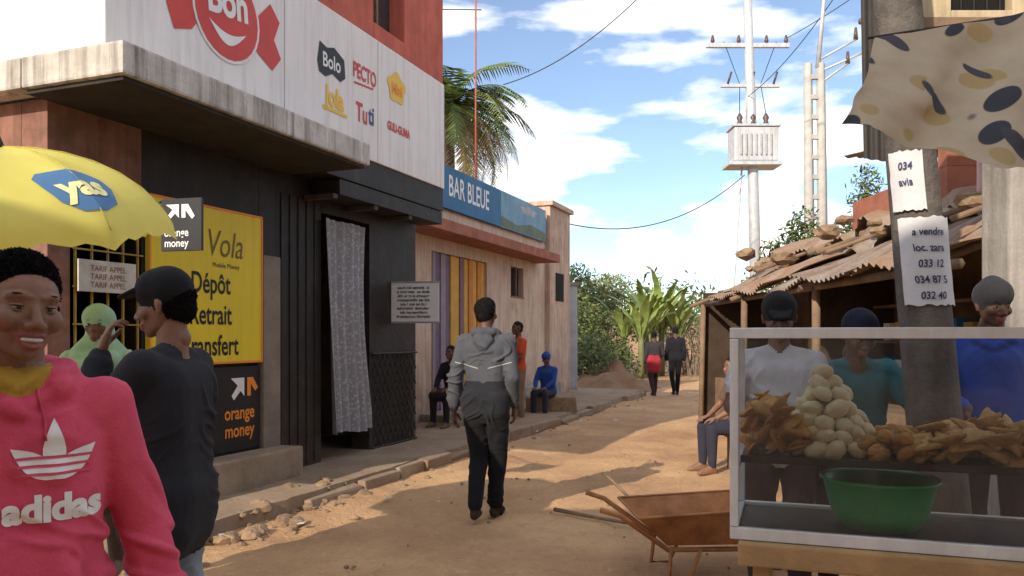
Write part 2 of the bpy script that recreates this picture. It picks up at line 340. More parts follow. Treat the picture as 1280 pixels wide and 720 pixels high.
box(B,'door_step',13.4,16.4,-.45,-.003,.1,.26,conc,.015,.008)
box(B,'bench_ledge',17.0,19.4,-.42,-.003,.1,.47,conc,.02,.01)
tube(B,'facade_cable',[(12,-.03,3.45),(14,-.05,3.38),(16,-.04,3.42),(18,-.05,3.36),(19.4,-.04,3.44)],.008,steel,5)
g=grp('gate_post',(1.52,20.3,0)); box(g,'post',-.13,.13,-.13,.13,-.05,2.75,M('post_white',(.5,.52,.55),.8,3,.2,.3,20,grime=.7),.02); box(g,'cap',-.16,.16,-.16,.16,2.752,2.84,conc,.01)

# ---------------------------------------------------------------- antenna, palm
g=grp('antenna_mast',(-.78,17.2,0)); rp=M('mast_red',(.45,.12,.09),.6); 
tube(g,'mast',[(0,0,4.1),(0,0,9.6)],.022,rp,6)
for i in range(3): tube(g,'arm_%d'%i,[(-.8,.1,8.55+i*.42),(.12,0,8.5+i*.42)],.013,steel,5)
trunkm=M('trunk_bark',(.16,.11,.08),.95,6,.4,.8,25)
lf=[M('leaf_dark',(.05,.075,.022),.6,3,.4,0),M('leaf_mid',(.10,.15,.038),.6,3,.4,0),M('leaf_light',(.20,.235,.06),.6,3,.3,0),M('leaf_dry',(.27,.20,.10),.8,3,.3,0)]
def palm(name,loc,h,nf,L,dry=.3):
    P=[];idx=[]
    g=grp(name,loc)
    tube(g,'trunk',[(0,0,-.05),(.1,0,h*.4),(.05,.05,h)],[.26,.2,.17],trunkm,12)
    for k in range(nf):
        az=k*2.4+random.uniform(-.2,.2); el=R(random.uniform(-35,75)); l=L*random.uniform(.8,1.1)
        pts=[]; p=Vector((.05,.05,h)); e=el
        for s_ in range(13):
            pts.append(p.copy()); p=p+Vector((math.cos(az)*math.cos(e),math.sin(az)*math.cos(e),math.sin(e)))*(l/12); e-=R(8)
        mi=3 if (el<R(0) and random.random()<.75) else random.choice([0,1,1,2])
        vs,fs=tubegeo(pts,[.03*(1-i/14) for i in range(13)],4); P.append((vs,fs)); idx+=[mi]*len(fs)
        for i in range(1,13):
            t=(pts[i]-pts[i-1]).normalized(); sd_=Vector((-math.sin(az),math.cos(az),0))
            for sub in (0,.33,.66):
                b=pts[i-1].lerp(pts[i],sub)
                for sg in (1,-1):
                    ll=.62*math.sin(math.pi*(i+sub)/14.0+.15)*L/2.4+.08
                    d=(sd_*sg*.8+t*.55+Vector((0,0,-.25+random.uniform(-.15,.15)))).normalized()
                    wv=t*.026
                    vs=[b-wv,b+wv,b+d*ll*.6+wv*.8+Vector((0,0,-.02)),b+d*ll+Vector((0,0,-.1*ll))]
                    P.append((vs,[(0,1,2,3)])); idx.append(mi if random.random()<.8 else random.choice([1,2]))
    V,F=merge(P); mesh(g,'fronds',V,F,lf,False,None,idx)
palm('palm_tree',(-2.0,24.5,0),8.4,54,3.3)

def leafcloud(parent,name,blobs,n,size,weights=(3,4,2,.5),stretch=1.0,core=True):
    vs=[];fs=[];idx=[]
    tot=sum(b[1][0]*b[1][1]*b[1][2] for b in blobs)
    for c,rad in blobs:
        k=int(n*rad[0]*rad[1]*rad[2]/tot); off=Vector((random.random()*30,0,0))
        for _ in range(k):
            d=Vector([random.gauss(0,1) for _ in range(3)]).normalized()
            rr=random.random()**.4*(1+.45*noise.noise(d*1.8+off))
            if noise.noise(Vector((d.x*3,d.y*3,d.z*3+rr*2))+off)<-.22: continue
            p=Vector((c[0]+d.x*rad[0]*rr,c[1]+d.y*rad[1]*rr,c[2]+d.z*rad[2]*rr))
            if p.z<.02: continue
            a=Vector([random.gauss(0,1) for _ in range(3)]).normalized(); b=a.orthogonal().normalized()
            s_=size*random.uniform(.6,1.4); i0=len(vs)
            vs+=[p-a*s_*.5*stretch,p+b*s_*.22,p+a*s_*.5*stretch,p-b*s_*.22]; fs.append((i0,i0+1,i0+2,i0+3))
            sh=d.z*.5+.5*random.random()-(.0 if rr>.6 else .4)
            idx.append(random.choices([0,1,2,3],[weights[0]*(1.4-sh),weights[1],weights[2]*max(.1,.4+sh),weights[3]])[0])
    return mesh(parent,name,vs,fs,lf,False,None,idx)
def tree(name,loc,h,blobs,n,size,tr=.12,**k):
    g=grp(name,loc)
    tube(g,'trunk',[(0,0,-.1),(.05,.02,h*.3),(0,.05,h*.6)],[tr,tr*.75,tr*.4],trunkm,9)
    for i,(c,r) in enumerate(blobs): tube(g,'limb_%d'%i,[(.03,.02,h*.35),(c[0]*.5,c[1]*.5,(h*.45+c[2])*.5),c],[tr*.5,tr*.3,tr*.1],trunkm,6)
    leafcloud(g,'crown',blobs,n,size,**k); return g
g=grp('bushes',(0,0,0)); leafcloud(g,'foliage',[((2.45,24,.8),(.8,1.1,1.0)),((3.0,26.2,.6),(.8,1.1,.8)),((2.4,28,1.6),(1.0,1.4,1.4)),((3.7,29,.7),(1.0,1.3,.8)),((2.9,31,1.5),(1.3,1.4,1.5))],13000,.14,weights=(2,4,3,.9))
for i,(x,y,z) in enumerate([(2.5,24,1.3),(3.0,26,1.0),(2.4,28,2),(3.7,29,1.0)]): tube(g,'stem_%d'%i,[(x,y,-.1),(x+.1,y,z)],[.07,.03],trunkm,6)
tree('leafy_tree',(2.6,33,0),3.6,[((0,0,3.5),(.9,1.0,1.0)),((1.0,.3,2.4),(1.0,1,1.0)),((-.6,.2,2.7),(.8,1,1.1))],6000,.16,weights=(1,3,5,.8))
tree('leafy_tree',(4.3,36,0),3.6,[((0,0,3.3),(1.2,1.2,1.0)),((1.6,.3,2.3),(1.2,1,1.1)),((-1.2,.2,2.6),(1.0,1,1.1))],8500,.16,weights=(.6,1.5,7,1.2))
bm_=M('banana_leaf',(.28,.36,.10),.55,4,.45,0); 
def banana(name,loc,h,nl=11):
    g=grp(name,loc); P=[]
    tube(g,'stem',[(0,0,-.1),(0,0,h*.5)],[.13,.09],M('banana_stem',(.22,.22,.10),.8),8)
    for k in range(nl):
        az=k*2.4; e=R(random.uniform(66,88)); p=Vector((0,0,h*.3)); L=h*.72*random.uniform(.7,1.1); vs=[];fs=[]
        sd_=Vector((-math.sin(az),math.cos(az),0))
        for s_ in range(14):
            wv=(.02 if s_<3 else .15*math.sin(math.pi*(s_-2)/11.6)+.01)
            wv*=random.uniform(.45,1.25)
            vs+= [p-sd_*wv+Vector((0,0,-.3*wv)),p.copy(),p+sd_*wv+Vector((0,0,-.3*wv))]
            p=p+Vector((math.cos(az)*math.cos(e),math.sin(az)*math.cos(e),math.sin(e)))*L/13; e-=R(1.5+s_*.55)
        for s_ in range(13):
            b=s_*3; fs+=[(b,b+1,b+4,b+3),(b+1,b+2,b+5,b+4)]
        P.append((vs,fs))
    V,F=merge(P); mesh(g,'leaves',V,F,bm_,True)
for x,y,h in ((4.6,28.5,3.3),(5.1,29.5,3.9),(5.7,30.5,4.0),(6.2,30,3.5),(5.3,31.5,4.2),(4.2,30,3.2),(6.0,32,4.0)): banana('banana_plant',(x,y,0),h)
vs=[];N=30
for j in range(N):
    for i in range(N):
        a=(i/(N-1)-.5)*2; b=(j/(N-1)-.5)*2; r=math.hypot(a,b); z=max(0,1-r)**1.1*.75*(1+.8*noise.noise(Vector((a*3,b*3,0))))-.06
        vs.append((2.9+a*1.5,23.6+b*2.4,z))
mesh(None,'earth_mound',vs,[(j*N+i,j*N+i+1,(j+1)*N+i+1,(j+1)*N+i) for j in range(N-1) for i in range(N-1)],M('red_earth',(.28,.16,.09),.95,2,.3,.8,12),True)
g=grp('dry_shrubs',(0,0,0)); P=[]
for k in range(300):
    x=random.uniform(6.4,11.5); y=random.uniform(27,34); h=random.uniform(1.2,2.9)
    pts=[Vector((x,y,0))]; d=Vector((random.uniform(-.3,.3),random.uniform(-.3,.3),1))
    for s_ in range(4): pts.append(pts[-1]+d.normalized()*h/4); d+=Vector((random.uniform(-.35,.35),random.uniform(-.3,.3),0))
    P.append(tubegeo(pts,[.025,.02,.015,.01,.005],4))
V,F=merge(P); mesh(g,'branches',V,F,M('dry_branch',(.26,.19,.13),.9)); leafcloud(g,'foliage',[((8,28,1),(1.7,1.8,1)),((10,31,1.6),(1.8,2,1.5)),((7.4,32,1.1),(1.5,1.5,1.0))],3800,.12,weights=(1,2,2,4))
g=grp('distant_trees',(0,0,0)); bl_=[]
for k in range(46):
    x=-60+k*3.4+random.uniform(-1,1); y=random.uniform(62,90); hh=random.uniform(2.0,4.2)
    bl_.append(((x,y,terr(x,y)+hh*.6),(random.uniform(2,4),2.5,hh)))
leafcloud(g,'foliage',bl_,15000,.65,weights=(3,4,1.5,.6))
tree('conifer_tree',(6.7,18.5,0),3.6,[((0,0,3.6),(.5,.5,.9)),((-.6,.2,3.0),(.4,.5,.8))],2400,.14,weights=(3,4,1,.3))
tree('conifer_tree',(8.0,18,0),4.6,[((0,0,4.6),(.4,.4,.8)),((.3,.2,3.9),(.7,.6,.6)),((-.4,0,3.6),(.5,.5,.6))],3400,.13,weights=(3,4,2,.5))

# ---------------------------------------------------------------- utility poles
galv=M('galvanised',(.60,.62,.64),.5,6,.2,.1,30,metal=.2,streak=.3); porc=M('insulator',(.12,.08,.07),.3)
g=grp('transformer_pole',(7.3,24.5,0))
tube(g,'mast',[(.25,0,-.1),(.1,0,6),(-.15,0,14)],[.19,.16,.12],galv,10)
box(g,'crossarm',-1.35,1.2,-.06,.06,10.32,10.45,galv,.01)
for x in (-1.15,-.35,.5,1.1): tube(g,'insulator',[(x,0,10.45),(x,0,10.52),(x,0,10.7)],[.03,.07,.03],porc,8)
box(g,'platform',-.75,.85,-.45,.45,6.65,6.75,galv,.01); box(g,'tank',-.6,.75,-.42,.38,6.76,7.8,M('transformer_grey',(.55,.57,.59),.5,4,.15,.1,30,streak=.4),.05); box(g,'lid',-.64,.8,-.46,.42,7.81,7.88,galv,.01)
for i in range(7): box(g,'fin_%d'%i,-.42+i*.15,-.40+i*.15,-.50,-.425,6.95,7.6,galv,.003)
for i,x in enumerate((-.4,0,.4)): 
    tube(g,'bushing_%d'%i,[(x+.05,-.1,7.86),(x+.05,-.1,7.95),(x+.05,-.1,8.05),(x+.05,-.1,8.15),(x+.05,-.1,8.28)],[.05,.1,.06,.1,.03],porc,10)
    tube(g,'lead_%d'%i,[(x+.05,-.1,8.28),(x*.8,0,9.2),(x*2,0,10.5)],.012,steel,4)
tube(g,'stay',[(-.1,0,9),(-.5,0,3),(-.75,0,0)],.03,galv,5)
box(g,'fuse_arm',-.9,.9,-.05,.05,9.1,9.2,galv,.01)
for x in (-.7,0,.7): tube(g,'fuse',[(x,-.05,9.2),(x+.1,-.1,9.55)],.035,porc,6)
g=grp('utility_pole',(7.6,20,0)); pc=M('pole_concrete',(.50,.47,.43),.9,4,.25,.3,25)
tube(g,'shaft_a',[(-.12,0,-.1),(-.2,0,8.3)],[.16,.11],pc,4); tube(g,'shaft_b',[(.22,0,-.1),(.12,0,8.3)],[.16,.11],pc,4)
for i in range(16): box(g,'web_%d'%i,-.2,.18,-.05,.05,.4+i*.5,.52+i*.5,pc,.01)
tube(g,'topmast',[(.05,0,8.2),(.3,0,10.9)],[.06,.04],galv,6)
for i,(x,z) in enumerate(((1.0,8.9),(1.25,8.6),(.8,8.3))): tube(g,'bracket_%d'%i,[(.1,0,z-.5),(x,0,z)],.03,galv,5); tube(g,'ins_%d'%i,[(x,0,z),(x,0,z+.3)],[.06,.03],porc,6)
def wire(name,a,b,sag,r=.012):
    a=Vector(a);b=Vector(b); pts=[a.lerp(b,i/24)-Vector((0,0,sag*4*(i/24)*(1-i/24))) for i in range(25)]
    tube(None,name,pts,r,steel,5)
wire('power_line',(-.2,18.5,7.3),(3.2,17,9.2),.35,.012); wire('power_line',(1.3,19.9,4.3),(7.1,24.4,6.4),.7,.014)
wire('power_line',(7.2,24.5,8.8),(8.2,18,10.6),.4); wire('power_line',(3.2,17,9.2),(9,8,13),.4,.012)
wire('power_line',(8.4,24.5,10.6),(12,10,13),.8,.012)

# ---------------------------------------------------------------- right side
g=grp('market_stall',(0,0,0))
def corr(parent,name,p00,p10,p01,p11,waves,amp,mat,nu=None,nv=8,jit=.0):
    nu=nu or waves*6; p00,p10,p01,p11=map(Vector,(p00,p10,p01,p11)); nrm=(p10-p00).cross(p01-p00).normalized(); vs=[]
    for j in range(nv+1):
        for i in range(nu+1):
            a=i/nu;b=j/nv; p=p00.lerp(p10,a).lerp(p01.lerp(p11,a),b)
            vs.append(p+nrm*(amp*math.sin(2*math.pi*waves*a)+jit*noise.noise(p*1.5)))
    return mesh(parent,name,vs,[(j*(nu+1)+i,j*(nu+1)+i+1,(j+1)*(nu+1)+i+1,(j+1)*(nu+1)+i) for j in range(nv) for i in range(nu)],mat,True)
tin2=M('grey_tin',(.36,.31,.26),.6,3,.35,.3,20,col2=(.20,.12,.08),metal=.3,speck=.3)
ys_=[5.6,6.9,8.2,9.5,10.8,12.1,13.4]
for i in range(6):
    dz=random.uniform(-.05,.07); a,b=ys_[i],ys_[i+1]+.12; ex=random.uniform(-.12,.1)
    corr(g,'roof_sheet_%d'%i,(2.9+.05*i+ex,a,2.02+dz+.01*i),(2.92+.05*i+ex,b,2.03+dz),(5.0,a,2.85+dz),(5.0,b,2.87+dz),12,.018,random.choice([rust,tin2,rust]),jit=.12)
for i,y in enumerate((5.8,8.2,10.8,13.2)): 
    tube(g,'post_%d'%i,[(3.12,y,-.05),(3.1+.02*i,y,2.0)],.045,wood,8); tube(g,'rafter_%d'%i,[(2.95,y,1.97),(5.0,y,2.78)],.035,wood,6)
tube(g,'eave_beam',[(3.08,5.5,1.98),(3.2,13.5,2.0)],.04,wood,6)
dk=M('dark_plank',(.075,.05,.035),.9,3,.4,.5,18)
box(g,'back_wall',4.6,4.7,5.6,13.4,0,2.7,M('plank_wall',(.2,.13,.08),.9,3,.4,.5,18)); box(g,'end_wall',3.2,4.6,13.3,13.4,0,2.2,dk); box(g,'near_panel',3.9,4.58,5.7,5.75,0,2.35,M('tan_panel',(.46,.30,.15),.85,3,.2,.3,20))
box(g,'counter',3.25,3.7,6.2,12.8,.0,.82,wood,.01); box(g,'mid_panel',3.5,4.5,9.4,9.45,.83,2.15,dk)
for i in range(3): box(g,'shelf_%d'%i,4.2,4.58,6.2,9.3,1.0+i*.4,1.03+i*.4,wood,.004)
for i in range(22): box(g,'packet_%d'%i,4.25,4.4,6.3+(i%11)*.27,6.45+(i%11)*.27,1.031+.4*(i//11),1.2+.4*(i//11)+random.uniform(0,.06),random.choice([woodl,red,yelp,whi,bl]),.006)
P=[rockgeo((random.uniform(3.6,4.9),random.uniform(6,13),2.45+random.uniform(.0,.35)),random.uniform(.07,.16),.6) for _ in range(26)]
V,F=merge(P); mesh(g,'roof_stones',V,F,stone)
for i in range(9): 
    y=6+i*.8; x0=3.3+.2*(i%3); tube(g,'roof_plank_%d'%i,[(x0,y,2.2+(x0-2.9)*.4),(5.1,y+random.uniform(-.6,.6),3.0)],random.uniform(.02,.045),wood,6)
corr(g,'roof_top_sheet',(4.0,6.4,2.62),(4.0,12.5,2.66),(5.2,6.2,3.05),(5.3,12.4,3.1),40,.02,rust,jit=.35)
corr(g,'roof_patch',(3.7,7.0,2.46),(3.75,8.9,2.5),(4.6,6.9,2.85),(4.6,8.8,2.86),10,.012,tin2,jit=.3)

H=grp('red_house',(0,0,0)); rb=M('red_brick_plaster',(.42,.16,.10),.9,3,.3,.4,20,grime=.4)
box(H,'wall_front',4.9,9.5,9.0,9.2,0,3.4,rb); box(H,'wall_side',4.9,5.1,9.202,11.5,0,3.4,rb); box(H,'wall_back',5.102,9.5,11.3,11.5,0,3.4,rb)
corr(H,'roof',(4.8,8.7,3.72),(9.8,8.7,3.72),(4.8,11.7,4.1),(9.8,11.7,4.1),30,.02,rust)
bp_=M('balcony_pink',(.66,.46,.44),.8,4,.2,.2); box(H,'balcony_slab',4.75,7.5,8.2,8.998,2.75,2.88,bp_); box(H,'balcony_rail',4.75,7.5,8.2,8.27,3.5,3.58,bp_)
for i in range(16): box(H,'baluster_%d'%i,4.8+i*.17,4.87+i*.17,8.21,8.26,2.882,3.498,bp_)
box(H,'upper_front',4.9,9.5,9.0,9.2,3.402,3.75,rb); box(H,'door',5.4,6.3,8.97,8.998,0,2.1,wood); box(H,'yellow_board',5.0,5.35,8.93,8.995,1.7,2.15,yel)
O=grp('roadside_house',(0,0,0)); bw=M('beige_wall',(.58,.47,.30),.9,3,.2,.3,22,streak=.4)
box(O,'pillar',3.05,3.35,4.9,5.2,0,3.35,conc,.02); box(O,'pillar_b',6.2,6.5,4.9,5.2,0,3.35,conc,.02); box(O,'floor_slab',2.5,6.6,4.85,5.65,3.352,3.42,wood,.01)
box(O,'wall_f1',2.52,2.72,4.95,5.1,3.422,5.6,bw); box(O,'wall_f2',3.1,6.5,4.95,5.1,3.422,5.6,bw); box(O,'wall_f3',2.722,3.098,4.95,5.1,3.422,3.5,bw); box(O,'wall_f4',2.722,3.098,4.95,5.1,4.6,5.6,bw)
box(O,'window_dark',2.722,3.098,5.02,5.05,3.5,4.6,dark); box(O,'wall_side',2.52,2.6,5.102,5.6,3.422,5.6,bw); box(O,'wall_rear',2.602,6.5,5.55,5.6,3.422,5.6,bw)
for i in range(4): box(O,'win_bar_%d'%i,2.79+i*.08,2.80+i*.08,4.97,4.99,3.5,4.6,steel,.002)
corr(O,'side_tin',(2.12,4.82,2.55),(2.34,4.74,2.5),(2.10,4.85,4.4),(2.34,4.75,4.4),4,.014,M('dark_tin',(.06,.055,.05),.7,3,.3,.3,20,metal=.3))
tube(O,'tin_rail',[(2.1,4.87,4.2),(2.6,4.95,4.2)],.02,wood,6); tube(O,'tin_rail_b',[(2.12,4.87,3.4),(2.6,4.95,3.4)],.02,wood,6)

T=grp('shade_house',(0,0,0)); tw=M('ochre_wall',(.72,.55,.38),.9,2,.15,.3,20,grime=.2)  # unseen house added behind the camera to shade the foreground; pale walls bounce light
box(T,'walls',-7.2,9,-9,-3,0,5.8,tw,.02); box(T,'parapet',-7.25,9.05,-3.1,-2.96,5.802,6.0,tw,.01)
for i in range(5):
    for z in (1,4): box(T,'window_%d_%d'%(i,z),-6+i*3,-4.9+i*3,-2.995,-2.96,z,z+1.3,dark,.005)

g=grp('wooden_post',(0,0,0)); pg=M('post_grey_wood',(.17,.15,.135),.9,5,.4,.9,20,col2=(.08,.07,.062),streak=.5)
def pp(z): return Vector((2.06-.088*z,3.72,z))
tube(g,'post',[pp(-.05),pp(1.2),pp(2.2),pp(3.3),pp(4.6)],[.125,.118,.108,.10,.09],pg,18)
def poster(nm,z0,z1,a0,a1,mat,lines):
    vs=[];NA=14
    for j in range(7):
        z=z0+(z1-z0)*j/6
        for i in range(NA):
            a=a0+(a1-a0)*i/(NA-1); zz=z+.012*noise.noise(Vector((i*.7,j*.5,z0))); c=pp(zz); r=.126+.005*noise.noise(Vector((i*.5,j*.9,z0+4))); vs.append((c.x+r*math.sin(a),c.y-r*math.cos(a),zz))
    mesh(g,nm,vs,[(j*NA+i,j*NA+i+1,(j+1)*NA+i+1,(j+1)*NA+i) for j in range(6) for i in range(NA-1)],mat,True)
    for q,t in enumerate(lines):
        tv,tf=textgeo(t,.047,.001,.15*(-1)**q); z=z1-.07-q*.072
        vs=[]
        for v in tv:
            zz=z+v.y; c=pp(zz); a=(a0+a1)/2+v.x*.85/.13; vs.append((c.x+.1325*math.sin(a),c.y-.1325*math.cos(a),zz))
        mesh(g,nm+'_t%d'%q,vs,tf,M('marker_ink',(.05,.05,.12),.7,bump=0))
paper=M('paper',(.66,.66,.68),.8,5,.15,.3,12)
poster('poster_a',1.62,2.02,-1.15,.9,paper,['a vendre','loc. zara','033 12','034 87 5','032 40'])
poster('poster_b',2.05,2.32,-1.3,-.1,paper,['034','avis'])

fm,fn,fb=nt('printed_fabric'); tco=fn.nodes.new('ShaderNodeTexCoord').outputs['Object']
def vor(scale,sc3,roty,loc,rnd=.8):
    mm=fn.nodes.new('ShaderNodeMapping'); mm.vector_type='POINT'; mm.inputs['Rotation'].default_value=(0,roty,0)
    m2=fn.nodes.new('ShaderNodeMapping'); m2.inputs['Scale'].default_value=sc3; m2.inputs['Location'].default_value=loc
    fn.links.new(tco,mm.inputs[0]); fn.links.new(mm.outputs[0],m2.inputs[0])
    v=fn.nodes.new('ShaderNodeTexVoronoi'); v.inputs['Scale'].default_value=scale; v.inputs['Randomness'].default_value=rnd; fn.links.new(m2.outputs[0],v.inputs['Vector']); 
    sp=fn.nodes.new('ShaderNodeSeparateColor'); fn.links.new(v.outputs['Color'],sp.inputs[0]); return v.outputs['Distance'],sp.outputs[0]
d1,r1=vor(6.4,(1.0,.05,2.3),R(38),(0.4,0,.3)); d2,r2=vor(6.4,(2.3,.05,1.0),R(20),(3,0,1)); d3,r3=vor(8,(1.2,.05,1.3),R(-20),(1,0,7))
base=mixc(fn,rng(fn,nz(fn,tco,6),.35,.65),(.58,.49,.35),(.48,.39,.27))
c0=mixc(fn,mth(fn,'MULTIPLY',rng(fn,d3,.36,.41,1,0),rng(fn,r3,.4,.41)),base,(.46,.34,.16))
c1=mixc(fn,mth(fn,'MULTIPLY',rng(fn,d1,.42,.45,1,0),rng(fn,r1,.38,.39)),c0,(.05,.055,.07))
c2=mixc(fn,mth(fn,'MULTIPLY',rng(fn,d2,.36,.39,1,0),rng(fn,r2,.5,.51)),c1,(.07,.07,.085))
fn.links.new(c2,fb.inputs['Base Color']); fb.inputs['Roughness'].default_value=.9
tr=fn.nodes.new('ShaderNodeBsdfTranslucent'); fn.links.new(c2,tr.inputs[0]); ms=fn.nodes.new('ShaderNodeMixShader'); ms.inputs[0].default_value=.35
fn.links.new(fb.outputs[0],ms.inputs[1]); fn.links.new(tr.outputs[0],ms.inputs[2]); fn.links.new(ms.outputs[0],fn.nodes['Material Output'].inputs[0])
g=grp('fabric_awning',(0,0,0)); NX,NZ=110,40; vs=[]
tl,tr_,bl_2,br=Vector((1.19,2.62,2.46)),Vector((2.3,2.45,2.74)),Vector((.955,2.28,2.08)),Vector((2.1,2.1,1.71))
for j in range(NZ):
    for i in range(NX):
        a=i/(NX-1);b=j/(NZ-1); p=tl.lerp(tr_,a).lerp(bl_2.lerp(br,a),b)
        wv=.04*math.sin(a*13+b*3)+.022*math.sin(a*31+b*4+1)+.05*noise.noise(p*4)+.022*noise.noise(p*11)
        p+=Vector((0,-wv*(.3+b),-.5*wv*b-.06*math.sin(math.pi*a)*(1-b)+.03*noise.noise(Vector((a*9,0,0)))*b)); vs.append(p)
mesh(g,'cloth',vs,[(j*NX+i,j*NX+i+1,(j+1)*NX+i+1,(j+1)*NX+i) for j in range(NZ-1) for i in range(NX-1)],fm,True)
tube(g,'cord',[(1.17,2.63,2.46),(1.7,2.60,2.53),(1.83,3.62,2.75)],.005,steel,5); tube(g,'cord_b',[(2.3,2.46,2.75),(3.05,4.9,3.2)],.005,steel,5)

# ---------------------------------------------------------------- FOOD CASE
C=grp('glass_food_case',(.79,2.9,0),R(-18.8)); W_,D_=1.55,.52
def bar(nm,a,b,c,d,e,f_,m=alu): box(C,nm,a,b,c,d,e,f_,m,.003)
t=.03
for nm,x,y in (('post_fl',0,0),('post_fr',W_-t,0),('post_bl',0,D_-t),('post_br',W_-t,D_-t)): bar(nm,x,x+t,y,y+t,.79,1.47)
for z0,z1,nm in ((.745,.788,'bot'),(1.472,1.51,'top')):
    bar(nm+'_f',0,W_,0,t,z0,z1); bar(nm+'_b',0,W_,D_-t,D_,z0,z1); bar(nm+'_l',0,t,t+.001,D_-t-.001,z0,z1); bar(nm+'_r',W_-t,W_,t+.001,D_-t-.001,z0,z1)
bar('floor',t+.001,W_-t-.001,t+.001,D_-t-.001,.75,.775,M('case_floor',(.06,.055,.05),.5))
gm,gn,gb=nt('clear_glass'); gn.nodes.remove(gb); gt=gn.nodes.new('ShaderNodeBsdfTransparent'); gt.inputs[0].default_value=(.84,.86,.85,1); gg=gn.nodes.new('ShaderNodeBsdfGlossy'); gg.inputs['Roughness'].default_value=.06
ff=gn.nodes.new('ShaderNodeFresnel'); ff.inputs[0].default_value=1.55; gx=gn.nodes.new('ShaderNodeMixShader')
gtc=gn.nodes.new('ShaderNodeTexCoord').outputs['Object']; df=gn.nodes.new('ShaderNodeBsdfDiffuse'); df.inputs[0].default_value=(.6,.6,.58,1); gx2=gn.nodes.new('ShaderNodeMixShader')
gn.links.new(rng(gn,nz(gn,gtc,3,7,.7),.4,.75,.01,.09),gx2.inputs[0]); gn.links.new(gt.outputs[0],gx2.inputs[1]); gn.links.new(df.outputs[0],gx2.inputs[2])
gn.links.new(ff.outputs[0],gx.inputs[0]); gn.links.new(gx2.outputs[0],gx.inputs[1]); gn.links.new(gg.outputs[0],gx.inputs[2]); gn.links.new(gx.outputs[0],gn.nodes['Material Output'].inputs[0])
mesh(C,'glass_front',[(t,.012,.79),(W_-t,.012,.79),(W_-t,.012,1.47),(t,.012,1.47)],[(0,1,2,3)],gm)
mesh(C,'glass_left',[(.012,t,.79),(.012,D_-t,.79),(.012,D_-t,1.47),(.012,t,1.47)],[(0,1,2,3)],gm)
mesh(C,'glass_top',[(t,t,1.49),(W_-t,t,1.49),(W_-t,D_-t,1.49),(t,D_-t,1.49)],[(0,1,2,3)],gm)
ts=M('tray_metal',(.035,.035,.04),.4,6,.3,.1,30,metal=.6)
bar('tray',.035,W_-.035,.05,.47,1.022,1.034,ts); bar('tray_lip',.035,W_-.035,.036,.048,1.018,1.045,ts)
bar('tray_support_l',.031,.034,.03,.49,1.0,1.017); 
tb=grp('wooden_table',(.79,2.9,0),R(-18.8))
box(tb,'top',.03,1.7,-.04,.6,.66,.742,woodl,.008)
for x in (.08,1.58): 
    for y in (.0,.5): box(tb,'leg_%d_%d'%(x*10,y*10),x,x+.06,y,y+.06,0,.659,woodl,.005)
box(tb,'rail',.141,1.579,.0,.03,.5,.6,woodl,.005)
def cw(x,y,z):
    a=R(-18.8); return (.79+x*math.cos(a)-y*math.sin(a),2.9+x*math.sin(a)+y*math.cos(a),z)
def ellgeo(c,r,rot,nmp=.08,sub=2,fine=0):
    bm=bmesh.new(); bmesh.ops.create_icosphere(bm,subdivisions=sub,radius=1); mt=Matrix.Rotation(rot[0],3,'X')@Matrix.Rotation(rot[1],3,'Y')@Matrix.Rotation(rot[2],3,'Z'); o=Vector((random.random()*40,0,0))
    for v in bm.verts:
        k=1+nmp*noise.noise(v.co*1.6+o)+fine*noise.noise(v.co*4.5+o); v.co=mt@Vector((v.co.x*r[0]*k,v.co.y*r[1]*k,v.co.z*r[2]*k))+Vector(c)
    vs=[v.co.copy() for v in bm.verts]; fs=[tuple(q.index for q in f.verts) for f in bm.faces]; bm.free(); return vs,fs
bun=M('white_bun',(.72,.66,.48),.6,12,.12,.15,40,col2=(.66,.56,.35)); fry=M('golden_fritter',(.66,.38,.11),.6,14,.5,.6,60,col2=(.40,.18,.05),speck=.3); sam=M('samosa_pastry',(.70,.46,.19),.55,18,.5,.5,50,col2=(.48,.25,.08),speck=.3)
P=[]
for lay in range(6):
    z=1.07+lay*.047; rad=.15*(1-lay/6.4)
    for ring,rr in enumerate((rad,rad-.075)):
        if rr<0.01: continue
        kk=max(1,int(2*math.pi*rr/.064))
        for i in range(kk):
            an=2*math.pi*i/kk+lay*.5+random.uniform(-.1,.1); s_=random.uniform(.84,1.1); P.append(ellgeo((.335+rr*math.cos(an)+random.uniform(-.012,.012),.24+rr*.9*math.sin(an),z+random.uniform(-.01,.01)),(.045*s_,.034*s_,.030*s_),[random.uniform(-.9,.9) for _ in range(3)],.16,3,.03))
P.append(ellgeo((.325,.24,1.345),(.04,.035,.03),(0.2,0,.3),.08,3))
V,F=merge(P); o=mesh(None,'steamed_buns',V,F,bun,True,loc=(.79,2.9,0)); o.rotation_euler=(0,0,R(-18.8))
P=[]
for i in range(85):
    x=random.uniform(.06,.25); y=random.uniform(.09,.42); top=.2*math.sin(math.pi*min(1,(x+.06)/.36))
    P.append(ellgeo((x,y,1.045+random.random()*top),(random.uniform(.035,.06),random.uniform(.028,.042),random.uniform(.007,.014)),[random.uniform(-1.1,1.1) for _ in range(3)],.25,3,.16))
for i in range(30):
    x=random.uniform(.46,.62); P.append(ellgeo((x,random.uniform(.08,.4),1.05+random.random()*.08),(.036,.03,.024),[random.uniform(-.8,.8) for _ in range(3)],.25,3,.12))
V,F=merge(P); o=mesh(None,'fritters',V,F,fry,True,loc=(.79,2.9,0)); o.rotation_euler=(0,0,R(-18.8))
P=[]
